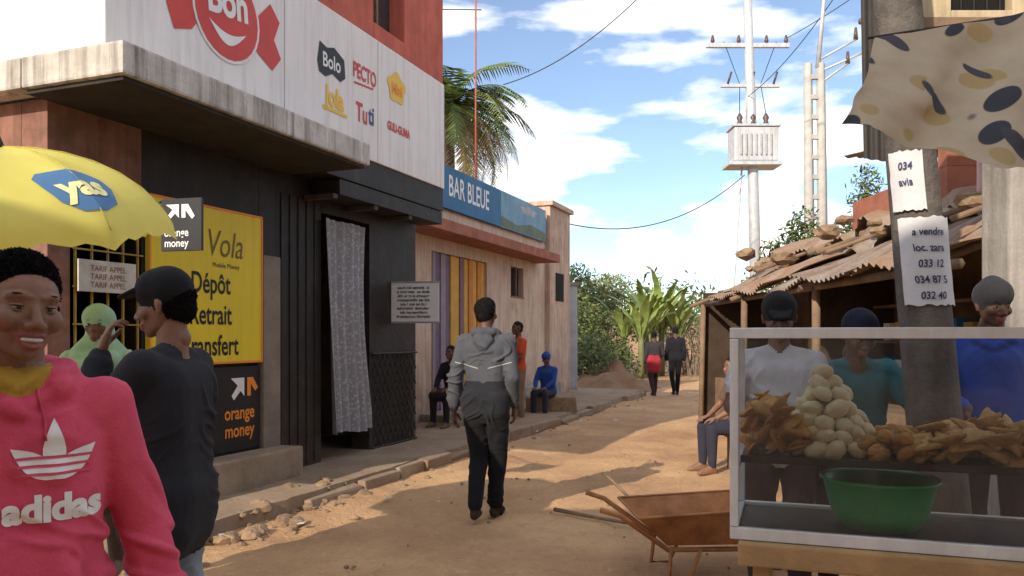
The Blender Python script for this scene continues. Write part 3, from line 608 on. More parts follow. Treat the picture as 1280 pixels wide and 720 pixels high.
for i in range(170):
    x=random.uniform(.60,1.18); y=random.uniform(.08,.42); top=.13*math.sin(math.pi*(x-.52)/.75)
    c=Vector((x,y,1.045+random.random()*max(.01,top))); mt=Matrix.Rotation(random.uniform(-.9,.9),3,'X')@Matrix.Rotation(random.uniform(-.8,.8),3,'Y')@Matrix.Rotation(random.uniform(0,6),3,'Z')
    s_=random.uniform(.036,.050); bm=bmesh.new(); bmesh.ops.create_icosphere(bm,subdivisions=3,radius=1)
    for v in bm.verts:
        a=math.atan2(v.co.y,v.co.x); k=.74/max(.54,math.cos(((a)%(2.094))-1.047)); n_=noise.noise(v.co*4+c*30)
        v.co=mt@Vector((v.co.x*k*s_*1.15*(1+.1*n_),v.co.y*k*s_*1.15*(1+.1*n_),v.co.z*.013*(1+.3*noise.noise(v.co*2+c*30))+.004*n_))+c
    P.append(([v.co.copy() for v in bm.verts],[tuple(q.index for q in f.verts) for f in bm.faces])); bm.free()
V,F=merge(P); o=mesh(None,'samosas',V,F,sam,True,loc=(.79,2.9,0)); o.rotation_euler=(0,0,R(-18.8))
gp=M('green_plastic',(.02,.52,.19),.35,4,.1,0,spec=.5)
prof=[(.001,.012),(.125,.012),(.16,.065),(.188,.175),(.205,.185),(.207,.175),(.195,.168),(.168,.058),(.13,.0),(.001,.0)]
def lathe(prof,c,seg=40):
    vs=[];fs=[]
    for r,z in prof:
        for k in range(seg): a=2*math.pi*k/seg; vs.append((c[0]+r*math.cos(a),c[1]+r*math.sin(a),c[2]+z))
    for i in range(len(prof)-1):
        for k in range(seg): k2=(k+1)%seg; fs.append((i*seg+k,i*seg+k2,(i+1)*seg+k2,(i+1)*seg+k))
    return vs,fs
c=cw(.52,.24,.777); vs,fs=lathe(prof,c); mesh(None,'plastic_basin',vs,fs,gp,True)

# ---------------------------------------------------------------- wheelbarrow
wb=grp('wheelbarrow',(1.12,5.0,0),R(4)); wr=M('wheelbarrow_rust',(.50,.23,.09),.75,6,.5,.4,30,col2=(.27,.115,.05),speck=.4)
def frust(x0,x1,y0,y1,z,z2=None): z2=z if z2 is None else z2; return [(x0,y0,z),(x1,y0,z2),(x1,y1,z2),(x0,y1,z)]
vs=frust(-.40,.42,-.30,.30,.41,.45)+frust(-.2,.25,-.18,.18,.22)+frust(-.385,.405,-.285,.285,.41,.45)+frust(-.19,.24,-.17,.17,.235)
fs=[(0,1,5,4),(1,2,6,5),(2,3,7,6),(3,0,4,7),(4,5,6,7)]+[(8,12,13,9),(9,13,14,10),(10,14,15,11),(11,15,12,8),(12,15,14,13)]+[(0,8,9,1),(1,9,10,2),(2,10,11,3),(3,11,8,0)]
mesh(wb,'tray',vs,fs,wr)
for s_ in (-1,1):
    tube(wb,'handle_%d'%s_,[(-.62,.27*s_,.46),(-.5,.25*s_,.42),(-.2,.2*s_,.2),(.3,.1*s_,.17),(.55,.05*s_,.17)],.016,wr,8)
    tube(wb,'leg_%d'%s_,[(-.18,.2*s_,.22),(-.2,.22*s_,.01),(-.08,.22*s_,.01),(0,.2*s_,.2)],.013,wr,8)
pts=[(.6+.15*math.cos(a),0,.17+.15*math.sin(a)) for a in [2*math.pi*i/24 for i in range(25)]]; V,F=tubegeo(pts,[.03]*25,8); mesh(wb,'tyre',V,F,M('rubber',(.03,.03,.03),.8),True)
for i in range(6): a=i*math.pi/3; tube(wb,'spoke_%d'%i,[(.6,0,.17),(.6+.14*math.cos(a),0,.17+.14*math.sin(a))],.008,wr,5)
tube(wb,'rim_edge',[(-.40,-.30,.415),(.42,-.30,.455),(.42,.30,.455),(-.40,.30,.415),(-.40,-.30,.415)],.009,wr,6)
tube(None,'wooden_stick',[(.35,6.6,.05),(.72,6.3,.04),(1.15,5.9,.05)],[.018,.014,.01],wood,6)
tube(None,'wooden_stick',[(.78,6.9,.3),(.85,6.7,.26),(1.1,6.3,.03)],[.012,.014,.01],wood,6)

# ---------------------------------------------------------------- umbrella
um,un,ub=nt('umbrella_fabric'); utc=un.nodes.new('ShaderNodeTexCoord').outputs['Object']
ucol=mixc(un,rng(un,nz(un,utc,5,5),.35,.7),(.84,.79,.20),(.74,.68,.16)); un.links.new(ucol,ub.inputs['Base Color']); ub.inputs['Roughness'].default_value=.6
tr=un.nodes.new('ShaderNodeBsdfTranslucent'); tr.inputs[0].default_value=(.90,.84,.20,1); ms=un.nodes.new('ShaderNodeMixShader'); ms.inputs[0].default_value=.4
un.links.new(ub.outputs[0],ms.inputs[1]); un.links.new(tr.outputs[0],ms.inputs[2]); un.links.new(ms.outputs[0],un.nodes['Material Output'].inputs[0])
um2=M('umbrella_fabric_pale',(.84,.84,.66),.6,bump=0,var=.08)
seam=M('umbrella_seam',(.55,.48,.10),.7,bump=0)
g=grp('market_umbrella',(-2.50,4.02,0)); NP=8; SEG=NP*10; RR=.74
up=Vector((-.05,-.20,1)).normalized(); q=Vector((0,0,1)).rotation_difference(up); base=Vector((0,0,2.0)); vs=[];fs=[];idx=[]
for j in range(17):
    tt=min(1,j/14)
    for k in range(SEG):
        a=2*math.pi*k/SEG+.3; m_=(k%10)/10; sc_=1-.08*math.sin(math.pi*m_)*tt
        if j<15: th=j/14*R(74); r=RR*math.sin(th)/math.sin(R(74)); z=.42*(math.cos(th)-math.cos(R(74)))/(1-math.cos(R(74)))
        else: r=RR*(1.0+.006*(j-14)); z=-.045*(j-14)*(1-.3*math.sin(math.pi*m_*3)**2)
        z+=.035*math.sin(math.pi*m_)*tt**2+.006*noise.noise(Vector((math.cos(a)*9,math.sin(a)*9,j)))*tt-.03*math.sin(math.pi*m_)*math.sin(math.pi*tt)
        vs.append(base+q@Vector((r*sc_*math.cos(a),r*sc_*math.sin(a),z)))
for j in range(16):
    for k in range(SEG):
        k2=(k+1)%SEG; fs.append((j*SEG+k,j*SEG+k2,(j+1)*SEG+k2,(j+1)*SEG+k)); idx.append(1 if (k//10)%4==0 and j<15 else 0)
cano=mesh(g,'canopy',vs,fs,[um,um2],True,None,idx)
for k in range(NP): tube(g,'seam_%d'%k,[vs[j*SEG+k*10]+q@Vector((0,0,.003)) for j in range(0,15,2)],.003,seam,4)
tube(g,'ferrule',[base+q@Vector((0,0,.42)),base+q@Vector((0,0,.47))],[.02,.008],steel,8)
tube(g,'pole',[(.06,.02,0),(.03,.0,1.2),base+q@Vector((0,0,.4))],.016,alu,8); tube(g,'foot',[(.06,.02,-.02),(.06,.02,.1)],[.2,.16],conc,16)
for k in range(NP):
    a=2*math.pi*k/NP+.3; pts=[]
    for j in range(0,13,3): th=j/12*R(74); pts.append(base+q@Vector((.99*RR*math.sin(th)/math.sin(R(74))*math.cos(a),.99*RR*math.sin(th)/math.sin(R(74))*math.sin(a),.42*(math.cos(th)-math.cos(R(74)))/(1-math.cos(R(74)))-.012)))
    tube(g,'rib_%d'%k,pts,.004,steel,4)
bv=BVHTree.FromPolygons(vs,[list(f) for f in fs])
def subdiv(vs,fs,mx):
    bm=bmesh.new(); b=[bm.verts.new(v) for v in vs]; bm.verts.ensure_lookup_table()
    for f in fs:
        try: bm.faces.new([b[i] for i in f])
        except: pass
    bmesh.ops.triangulate(bm,faces=bm.faces[:])
    for _ in range(5):
        es=[e for e in bm.edges if e.calc_length()>mx]
        if not es: break
        bmesh.ops.subdivide_edges(bm,edges=es,cuts=1); bmesh.ops.triangulate(bm,faces=bm.faces[:])
    bm.verts.index_update(); o=[v.co.copy() for v in bm.verts],[tuple(v.index for v in f.verts) for f in bm.faces]; bm.free(); return o
def decal(parent,name,geo,bvh,frame,mat,off=.003,mx=.03):
    vs,fs=subdiv(geo[0],geo[1],mx); o,xd,yd,rd=frame; out=[];ok=[]
    for v in vs:
        p=o+xd*v.x+yd*v.y; h=bvh.ray_cast(p,rd); 
        if h[0] is None: out.append(p); ok.append(False)
        else: out.append(h[0]-rd*off); ok.append(True)
    fs=[f for f in fs if all(ok[i] for i in f)]
    return mesh(parent,name,out,fs,mat)
drop=[(-.19,.03),(-.16,-.06),(-.08,-.12),(.04,-.13),(.15,-.09),(.19,.0),(.17,.06),(.09,.10),(0,.11),(-.16,.11),(-.20,.08)]
for az,nm in ((R(-80),'a'),(R(-28),'b'),(R(-130),'c')):
    out=Vector((math.cos(az),math.sin(az),0)); rd=(-out-Vector((0,0,.6))).normalized(); xd=Vector((-out.y,out.x,0)); yd=rd.cross(xd)*-1
    if yd.z<0: yd=-yd
    rd=q@rd; xd=q@xd; yd=q@yd
    mid=base+q@(out*RR*.74+Vector((0,0,.18)))
    fr_=(mid-rd*.5,xd,yd,rd)
    decal(g,'logo_drop_'+nm,([Vector((x*.85,y*1.15,0)) for x,y in drop],[tuple(range(len(drop)))]),bv,fr_,M('logo_blue',(.07,.17,.34),.6,bump=0,var=.05),.005)
    decal(g,'logo_text_'+nm,textgeo('yas',.17,.007),bv,fr_,M('logo_yellow',(.8,.76,.35),.6,bump=0,var=.05),.009)

# ---------------------------------------------------------------- PEOPLE
def ico(sub):
    bm=bmesh.new(); bmesh.ops.create_icosphere(bm,subdivisions=sub,radius=1); v=[x.co.copy() for x in bm.verts]; bm.free(); return v
ICO={1:ico(1),2:ico(2),3:ico(3)}
def hullmesh(sp,fine=False):
    bm=bmesh.new()
    for c,r in sp:
        for v in ICO[3 if (r>.05 or fine) else 2]: bm.verts.new(Vector(c)+v*r)
    res=bmesh.ops.convex_hull(bm,input=bm.verts[:])
    dl=[e for e in set(res['geom_interior'])|set(res['geom_unused']) if isinstance(e,bmesh.types.BMVert)]
    bmesh.ops.delete(bm,geom=dl,context='VERTS'); bm.verts.index_update()
    o=[v.co.copy() for v in bm.verts],[tuple(v.index for v in f.verts) for f in bm.faces]; bm.free(); return o
def solidify_prims(prims,voxel,smooth,mats,fine=False):
    V,F=merge([hullmesh(p[0],fine) for p in prims])
    me=bpy.data.meshes.new('tmp'); me.from_pydata(V,[],F); o=bpy.data.objects.new('tmp',me); COL.objects.link(o)
    m=o.modifiers.new('r','REMESH'); m.mode='VOXEL'; m.voxel_size=voxel; s_=o.modifiers.new('s','SMOOTH'); s_.iterations=smooth; s_.factor=.5
    dg=bpy.context.evaluated_depsgraph_get(); m2=bpy.data.meshes.new_from_object(o.evaluated_get(dg)); bpy.data.objects.remove(o)
    nv=len(m2.vertices); co_=np.empty(nv*3); m2.vertices.foreach_get('co',co_); co_=co_.reshape(-1,3)
    nf=len(m2.polygons); ce=np.empty(nf*3); m2.polygons.foreach_get('center',ce); ce=ce.reshape(-1,3)
    best=np.full(nf,1e9); tag=np.zeros(nf,int)
    for sp,mt,bias in prims:
        segs=[(i,j) for i in range(len(sp)) for j in range(i+1,len(sp))] or [(0,0)]
        for i,j in segs:
            a=np.array(sp[i][0],float); b=np.array(sp[j][0],float); d=b-a; L=d@d
            t_=np.clip(((ce-a)@d)/L,0,1) if L>1e-9 else np.zeros(nf)
            dd=np.linalg.norm(ce-(a+t_[:,None]*d),axis=1)-(sp[i][1]+t_*(sp[j][1]-sp[i][1]))-bias
            k=dd<best; best[k]=dd[k]; tag[k]=mats.index(mt)
    return m2,co_,tag
SK=M('skin_dark',(.15,.077,.05),.52,25,.3,.12,160,spec=.35); SK2=M('skin_brown',(.25,.13,.082),.5,14,.25,.10,240,spec=.36,speck=.06)
for m_ in (SK,SK2):
    b_=m_.node_tree.nodes['Principled BSDF']; b_.inputs['Subsurface Weight'].default_value=.12; b_.inputs['Subsurface Radius'].default_value=(.012,.005,.003); b_.inputs['Subsurface Scale'].default_value=1
HAIR=M('black_hair',(.012,.010,.010),.85,40,.5,1.0,190); EYEW=M('eye_white',(.42,.38,.35),.3,bump=0); EYEB=M('eye_dark',(.01,.006,.004),.15,bump=0,spec=.6); LIP=M('lips',(.27,.095,.08),.4,bump=0); TEETH=M('teeth',(.72,.70,.65),.3,bump=0)
def cloth(name,c,c2=None,b=.25): return M(name,c,.92,7,.22,b,140,col2=c2,speck=.08,sheen=.06,spec=.12)
STD=dict(pel=(0,0,.96),bel=(0,.01,1.10),ch=(0,0,1.34),nk=(0,-.01,1.47),hd=(0,.02,1.63),
 shR=(.175,0,1.41),elR=(.225,-.03,1.13),wrR=(.235,.05,.88),shL=(-.175,0,1.41),elL=(-.225,-.03,1.13),wrL=(-.235,.05,.88),
 hiR=(.09,0,.93),knR=(.10,.02,.50),anR=(.10,-.02,.09),hiL=(-.09,0,.93),knL=(-.10,.02,.50),anL=(-.10,-.02,.09),
 handR=((0,.15,-1),(-1,0,0)),handL=((0,.15,-1),(1,0,0)),ftR=(.1,1),ftL=(-.1,1))
def hand(w,d,pn,side,S,curl=.5):
    w=Vector(w); d=Vector(d).normalized(); pn=Vector(pn); pn=(pn-d*pn.dot(d)).normalized(); x=d.cross(pn)*side
    P=[]
    b=[w+d*.085*S+x*(o*S) for o in (.033,.011,-.011,-.031)]
    P.append([(w,.021*S),(w+d*.03*S+x*.018*S,.017*S),(w+d*.03*S-x*.018*S,.017*S),(b[0],.0125*S),(b[3]-d*.006*S,.0115*S)])
    for i,(L,r) in enumerate(((.072,.0088),(.08,.0092),(.074,.0088),(.058,.0078))):
        p=b[i]; e=curl*.35; rr=r*S; dd=d+x*(.08-.055*i)
        for s_,fr_ in enumerate((.45,.31,.24)):
            v=(dd.normalized()*math.cos(e)+pn*math.sin(e))*L*fr_*S; P.append([(p,rr),(p+v,rr*.92)]); p=p+v; rr*=.92; e+=curl*(.8+.15*i*.5)
    tb0=w+d*.028*S+x*.024*S; v=(d*.62+x*.72+pn*.35).normalized(); p1=tb0+v*.036*S; v2=(d*.85+x*.3+pn*.45).normalized(); p2=p1+v2*.03*S; p3=p2+(d*.95+x*.05+pn*.4).normalized()*.024*S
    P+= [[(tb0,.014*S),(p1,.0115*S)],[(p1,.011*S),(p2,.0098*S)],[(p2,.0098*S),(p3,.0085*S)]]
    return P
def person(name,loc,heading,Hh,m,J={},head=(0,0,0),vox=.008,sleeve='long',hair='short',thick=1.0,hood=False,fold=.004,curl=.5,female=False,smile=False,baggy=1.0,hem=0,skirt=False,handvox=.0045,hs=1.0,headvox=None,curls=0):
    headvox=headvox or min(vox,.0085)
    j=dict(STD); j.update(J); S=Hh/1.75; PR=[]; PH=[]
    V3=lambda k:Vector(j[k])
    def add(sp,mt,bias=0): PR.append(([(Vector(c)*S,r*S) for c,r in sp],mt,bias*S))
    sk,top,bot=m['skin'],m['top'],m['bottom']; slv=m.get('sleeve',top); th=thick
    ch,be,pe=V3('ch'),V3('bel'),V3('pel')
    sx=(V3('shR')-V3('shL')); sxn=sx.normalized(); hx=(V3('hiR')-V3('hiL')).normalized()
    cw_=.082 if not female else .07
    A1=[(ch+sxn*cw_,.108*th),(ch-sxn*cw_,.108*th)]; B1=[(be+hx*.055*th,.106*th),(be-hx*.055*th,.106*th)]; C1=[(pe+hx*.07,.112*th),(pe-hx*.07,.112*th)]
    add(A1+B1,top); add(B1+C1,m.get('hemc',top) if hem else top)
    add(C1+[(V3('hiR'),.09),(V3('hiL'),.09)],bot,-.006)
    if hem: add([(pe+hx*.075+Vector((0,0,-.0)),.122*th),(pe-hx*.075,.122*th),(pe+hx*.08+Vector((0,0,-hem)),.112*th),(pe-hx*.08+Vector((0,0,-hem)),.112*th)],m.get('hemc',top),.004)
    if female: add([(ch+sxn*.065+Vector((0,.075,-.06)),.055)],top); add([(ch-sxn*.065+Vector((0,.075,-.06)),.055)],top)
    nk,hd=V3('nk'),V3('hd')
    add([(V3('shR')+Vector((0,0,.01)),.05),(nk-Vector((0,0,.015)),.055),(V3('shL')+Vector((0,0,.01)),.05),(ch,.09)],top)
    add([(nk-Vector((0,0,.03)),.058),(hd+Vector((0,-.03,-.045)),.050)],sk)
    for s_ in 'RL':
        sh,el,wr=V3('sh'+s_),V3('el'+s_),V3('wr'+s_)
        add([(ch+sxn*(.07 if s_=='R' else -.07)+Vector((0,0,.03)),.085*th),(sh,.066*th)],top)
        if sleeve=='long':
            add([(sh,.066*th),(el,.054*th)],slv); add([(el,.054*th),(wr+(el-wr).normalized()*.05,.046*th)],slv); add([(wr+(el-wr).normalized()*.05,.040*th),(wr+(el-wr).normalized()*.015,.036*th)],slv); add([(wr+(el-wr)*.1,.03),(wr,.028)],sk)
        else:
            mid=sh.lerp(el,.62); add([(sh,.066*th),(mid,.060*th)],slv); add([(mid,.047),(el,.041)],sk); add([(el,.042),(wr,.028)],sk)
        hi,kn,an=V3('hi'+s_),V3('kn'+s_),V3('an'+s_)
        add([(hi,.094*baggy),(kn,.068*baggy)],bot); add([(kn,.068*baggy),(an+Vector((0,0,.03)),.05*baggy)],bot)
        add([(an+Vector((0,0,.03)),.038),(an,.036)],sk)
        fd=Vector((j['ft'+s_][0],j['ft'+s_][1],0)).normalized()
        add([(an-fd*.035-Vector((0,0,.052)),.034),(an+fd*.10-Vector((0,0,.056)),.036),(an+fd*.16-Vector((0,0,.062)),.027),(an,.036)],m.get('shoe',sk))
    if skirt: 
        kz=(V3('knR')+V3('knL'))/2; add([(pe+hx*.06,.12),(pe-hx*.06,.12),(kz+hx*.12,.09),(kz-hx*.12,.09)],bot,.01)
    rot=Matrix.Rotation(head[0],3,'Z')@Matrix.Rotation(head[1],3,'X')@Matrix.Rotation(head[2],3,'Y')
    hp=lambda p:hd+rot@(Vector(p)*hs)
    def hadd(sp,mt,bias=0): PH.append(([(hp(c)*S,r*hs*S) for c,r in sp],mt,bias*S))
    hadd([((0,-.02,.035),.082),((0,.018,.032),.066),((0,.030,-.018),.056),((.026,.012,-.056),.032),((-.026,.012,-.056),.032),((0,.060,-.084),.021)],sk)
    hadd([((0,-.01,-.06),.046),((0,-.03,-.12),.048)],sk)
    hadd([((0,.078,.014),.0075),((0,.094,-.012),.009),((0,.101,-.026),.0115)],sk); hadd([((.0145,.090,-.031),.0095),((-.0145,.090,-.031),.0095)],sk)
    for q_ in (1,-1):
        hadd([((.012*q_,.079,.030),.008),((.030*q_,.074,.034),.009),((.046*q_,.060,.030),.009)],sk)
        hadd([((.040*q_,.053,-.018),.025 if not smile else .0285)],sk)
        hadd([((.080*q_,-.010,.020),.008),((.084*q_,-.018,.008),.008),((.078*q_,-.008,-.025),.006),((.080*q_,-.002,.0),.005)],sk)
    if smile:
        hadd([((-.029,.071,-.047),.004),((-.014,.086,-.0495),.0055),((0,.090,-.0495),.0055)],LIP,.001); hadd([((.029,.071,-.047),.004),((.014,.086,-.0495),.0055),((0,.090,-.0495),.0055)],LIP,.001)
        hadd([((-.027,.072,-.053),.004),((-.012,.083,-.072),.006),((0,.086,-.075),.007)],LIP,.001); hadd([((.027,.072,-.053),.004),((.012,.083,-.072),.006),((0,.086,-.075),.007)],LIP,.001)
    else:
        hadd([((-.021,.079,-.056),.005),((0,.091,-.055),.0075),((.021,.079,-.056),.005)],LIP,.0005); hadd([((-.016,.079,-.067),.0055),((0,.088,-.069),.008),((.016,.079,-.067),.0055)],LIP,.0005)
    if hair in('short','bun','cap'):
        hadd([((0,-.030,.040),.084),((0,-.010,.058),.074)],HAIR,.003); hadd([((.0,-.045,-.01),.064)],HAIR,.001)
    if hair=='bun': hadd([((0,-.12,.06),.045)],HAIR)
    if hair=='cap':
        cm_=m['cap']; hadd([((0,-.022,.055),.091),((0,.010,.060),.082)],cm_,.004); hadd([((.05,.08,.068),.008),((-.05,.08,.068),.008),((.035,.14,.052),.006),((-.035,.14,.052),.006),((0,.155,.056),.006)],cm_,.004)
    if hair=='beanie':
        cm_=m['cap']; hadd([((0,-.025,.05),.094),((0,.005,.062),.086),((0,-.03,.10),.06)],cm_,.004)
    if hair=='scarf':
        cm_=m['cap']; hadd([((0,-.03,.04),.102),((0,-.01,.05),.098)],cm_,.004); hadd([((0,-.05,-.05),.09),((.0,-.03,-.13),.10)],cm_,.004); hadd([((.12,-.02,-.2),.07),((-.12,-.02,-.2),.07),((0,-.03,-.1),.09)],cm_,.004); hadd([((.10,.05,-.22),.06),((-.10,.05,-.22),.06),((0,.08,-.3),.07)],cm_,.004)
    if hood:
        hsz=.034 if not female else .040
        pts=[(-.075,.065,-.015),(-.095,.0,.005),(-.070,-.06,.02),(0,-.085,.015),(.070,-.06,.02),(.095,.0,.005),(.075,.065,-.015)]
        for a_,b_ in zip(pts,pts[1:]): add([(nk+Vector(a_),hsz),(nk+Vector(b_),hsz)],top,.002)
        add([(nk+Vector((-.05,-.085,-.05)),.038),(nk+Vector((.05,-.085,-.05)),.038),(nk+Vector((0,-.10,-.11)),.028),(nk+Vector((0,-.075,.0)),.036)],top,.002)
        add([(nk+Vector((-.075,.065,-.015)),.026),(nk+Vector((0,.105,-.06)),.022)],top); add([(nk+Vector((.075,.065,-.015)),.026),(nk+Vector((0,.105,-.06)),.022)],top)
    for sp,mk,bi in m.get('extra',[]): add(sp,mk,bi)
    mats=[]
    for p in PR:
        if p[1] not in mats: mats.append(p[1])
    me,co_,tag=solidify_prims(PR,vox,5 if vox<.009 else 3,mats)
    me.materials.clear()
    for x in mats: me.materials.append(x)
    me.polygons.foreach_set('material_index',tag.astype(np.int32))
    clo=set(i for i,x in enumerate(mats) if x not in (sk,LIP,HAIR))
    if fold:
        isc=np.zeros(len(co_),bool)
        for p in me.polygons:
            if p.material_index in clo:
                for vi in p.vertices: isc[vi]=True
        nr=[v.normal.copy() for v in me.vertices]; seed=Vector((len(name)*3.1,Hh*10,0))
        for i,v in enumerate(me.vertices):
            if isc[i]:
                c_=v.co; wx=noise.noise(c_*3.5+seed); wy=noise.noise(c_*4+seed*1.7)
                amp=max(0,.45+1.4*noise.noise(c_*3.0+seed*.5))
                s1=noise.noise(Vector((c_.x*6+wx*2,c_.y*6,c_.z*11+c_.x*6*(1 if c_.x>0 else -1)+wy*2))+seed)
                r1=max(0,1-abs(s1)*3.8); r1=r1*r1*(3-2*r1)
                v.co=c_+nr[i]*fold*(1.5*r1*amp+.9*wx-.2)
    me.polygons.foreach_set('use_smooth',[True]*len(me.polygons)); me.update()
    o=bpy.data.objects.new(name,me); o.location=loc; o.rotation_euler=(0,0,R(heading)); link(o)
    hm=[]
    for p in PH:
        if p[1] not in hm: hm.append(p[1])
    mh,hc,tg=solidify_prims(PH,headvox,4 if headvox<.005 else 3,hm,headvox<.005); mh.materials.clear()
    for x in hm: mh.materials.append(x)
    mh.polygons.foreach_set('material_index',tg.astype(np.int32))
    ri=np.array(rot.transposed()); rm=np.array(rot); L_=((hc/S-np.array(hd))@ri.T)/hs
    sc_l=[]
    for q_ in (1,-1):
        sc_l+=[((.030*q_,.080,.008),.0125,(0,-.0065,0)),((.016*q_,.088,-.018),.008,(0,-.003,0)),((.034*q_,.075,-.040),.010,(0,-.0028,0)),((.060*q_,.035,.02),.016,(-.002*q_,0,0)),((.032*q_,.068,-.066),.012,(-.001*q_,-.003,0))]
    sc_l+=[((0,.095,-.042),.005,(0,-.0015,0)),((0,.085,-.083),.008,(0,-.003,0))]
    if smile: sc_l+=[((0,.088,-.061),.008,(0,-.004,0)),((.015,.085,-.060),.008,(0,-.004,0)),((-.015,.085,-.060),.008,(0,-.004,0)),((.043,.068,-.022),.012,(0,.003,.001)),((-.043,.068,-.022),.012,(0,.003,.001))]
    for c_,r_,d_ in sc_l:
        w_=np.exp(-((L_-np.array(c_))**2).sum(1)/(r_*r_)); L_=L_+w_[:,None]*np.array(d_)
    hc2=((L_*hs)@rm.T+np.array(hd))*S; mh.vertices.foreach_set('co',hc2.reshape(-1)); mh.update()
    if curls and HAIR in hm:
        hi_=hm.index(HAIR); P=[]; cand=[p for p in mh.polygons if p.material_index==hi_]
        for _ in range(curls):
            p=random.choice(cand); c_=p.center.copy(); nrm=p.normal.copy(); c_+=Vector([random.uniform(-.002,.002) for _ in range(3)])
            tg_=nrm.cross(Vector([random.gauss(0,1) for _ in range(3)])).normalized(); b_=nrm.cross(tg_); l=random.uniform(.004,.008); w2=.0009
            P.append(([c_-b_*w2-nrm*.001,c_+b_*w2-nrm*.001,c_+tg_*l*.6+nrm*l*.55+b_*w2,c_+tg_*l*.3+nrm*l*.9-b_*w2*3],[(0,1,2,3)]))
        V,F=merge(P); mesh(o,'hair_curls',V,F,HAIR)
    mh.polygons.foreach_set('use_smooth',[True]*len(mh.polygons)); mh.update()
    oh=bpy.data.objects.new('head',mh); oh.parent=o; COL.objects.link(oh)
    hp_=[]
    for s_ in 'RL':
        if j['hand'+s_] is None: continue
        d_,pn_=j['hand'+s_][:2]; cu_=j['hand'+s_][2] if len(j['hand'+s_])>2 else curl
        dd=Vector(d_).normalized(); pn=Vector(pn_); pn=(pn-dd*pn.dot(dd)).normalized(); tx=dd.cross(pn); ref=Vector(j.get('thumb'+s_,(0,1,.3)))
        side=1 if tx.dot(ref)>0 else -1
        for P_ in hand(V3('wr'+s_),d_,pn_,side,1,cu_): hp_.append(([(c*S,r*S) for c,r in P_],sk,0))
    if hp_:
        mh,_,tg=solidify_prims(hp_,handvox,2,[sk]); mh.materials.clear(); mh.materials.append(sk); mh.polygons.foreach_set('use_smooth',[True]*len(mh.polygons))
        oh=bpy.data.objects.new('hands',mh); oh.parent=o; COL.objects.link(oh)
    P=[];idx=[]
    def es(c,r,mi):
        vs,fs=ellgeo((0,0,0),(r[0]*hs,r[1]*hs,r[2]*hs),(0,0,0),0,3); vs=[(hp(c)+rot@v)*S for v in vs]; P.append((vs,fs)); idx.extend([mi]*len(fs))
    for q_ in (1,-1):
        sq=.62 if smile else .85
        es((.030*q_,.0665,.007),(.0125,.012,.0085*sq),0); es((.030*q_,.0762,.007),(.0055,.0038,.0058*sq),1)
        es((.0305*q_,.0672,.0125),(.0155,.0125,.0045),2); es((.0305*q_,.0668,.0015-.0005),(.0145,.0115,.0030),2)
        es((.030*q_,.0690,.0117-.0015),(.0140,.0118,.0009),3)
        es((.030*q_,.0745,.036),(.016,.0085,.0026),3)
    if smile: es((0,.0765,-.0590),(.023,.0125,.0068),4)
    V,F=merge(P); e=mesh(o,'eyes',V,F,[EYEW,EYEB,sk,HAIR,TEETH],True,None,idx)
    return o,me
pinkc=cloth('pink_fleece',(.68,.095,.16),(.56,.068,.125)); must=cloth('mustard_collar',(.45,.27,.04))
go,gme=person('woman',(-1.03,1.66,0),214,1.65,dict(skin=SK2,top=pinkc,bottom=cloth('blue_jeans',(.06,.09,.16)),cap=HAIR,extra=[([(Vector((-.05,.055,1.475)),.022),(Vector((0,.075,1.46)),.022),(Vector((.05,.055,1.475)),.022)],must,.003),([(Vector((-.07,0,1.48)),.022),(Vector((-.05,.055,1.475)),.022)],must,.003),([(Vector((.07,0,1.48)),.022),(Vector((.05,.055,1.475)),.022)],must,.003),
   ([(Vector((-.10,.12,1.02)),.028),(Vector((.10,.12,1.02)),.028),(Vector((-.06,.115,1.13)),.022),(Vector((.06,.115,1.13)),.022)],pinkc,0)]),
  J=dict(elR=(.27,-.03,1.13),wrR=(.31,.06,.88),elL=(-.26,-.03,1.12),wrL=(-.32,.04,.86),hd=(-.005,.035,1.625)),head=(R(18),R(-3),R(-4)),vox=.0055,thick=1.08,hood=True,fold=.0095,female=True,smile=True,hem=.05,hs=1.0,headvox=.0028,curls=9000)
gv=[v.co.copy() for v in gme.vertices]; gb_=BVHTree.FromPolygons(gv,[list(p.vertices) for p in gme.polygons])
PX=-.062
frm=lambda x,z:(Vector((x,.6,z)),Vector((-1,0,0)),Vector((0,0,1)),Vector((0,-1,0)))
decal(go,'print_text',textgeo('adidas',.072,.0035),gb_,frm(PX,1.135),whi,.0022,.007)
def leafp(rot,L,W):
    pts=[]; n_=9
    for i in range(n_): t_=i/(n_-1); pts.append((-W*math.sin(math.pi*t_**.8),L*t_))
    for i in range(n_-2,0,-1): t_=i/(n_-1); pts.append((W*math.sin(math.pi*t_**.8),L*t_))
    c_,s_=math.cos(rot),math.sin(rot); return [Vector((x*c_-y*s_,x*s_+y*c_,0)) for x,y in pts]
for i,(ro,L) in enumerate(((R(50),.100),(0,.120),(R(-50),.100))):
    lp=leafp(ro,L,.021)
    decal(go,'print_leaf_%d'%i,(lp,[tuple(range(len(lp)))]),gb_,frm(PX,1.195),whi,.0022+.0004*i,.007)
for i in range(3):
    z=.0+.016*i; decal(go,'print_gap_%d'%i,([Vector((-.07,z,0)),Vector((.07,z,0)),Vector((.07,z+.0055,0)),Vector((-.07,z+.0055,0))],[(0,1,2,3)]),gb_,frm(PX,1.203),pinkc,.0040,.007)
for i,x in enumerate((-.035,.035)):
    pts=[]
    for k in range(9):
        z=1.375-.013*k; h=gb_.ray_cast(Vector((x*(1+.05*k),.6,z)),Vector((0,-1,0)))
        if h[0]: pts.append(h[0]+Vector((.002*math.sin(k),.004,0)))
    if len(pts)>2: tube(go,'drawstring_%d'%i,pts,.0028,pinkc,6)
bt=cloth('black_tshirt',(.026,.027,.033))
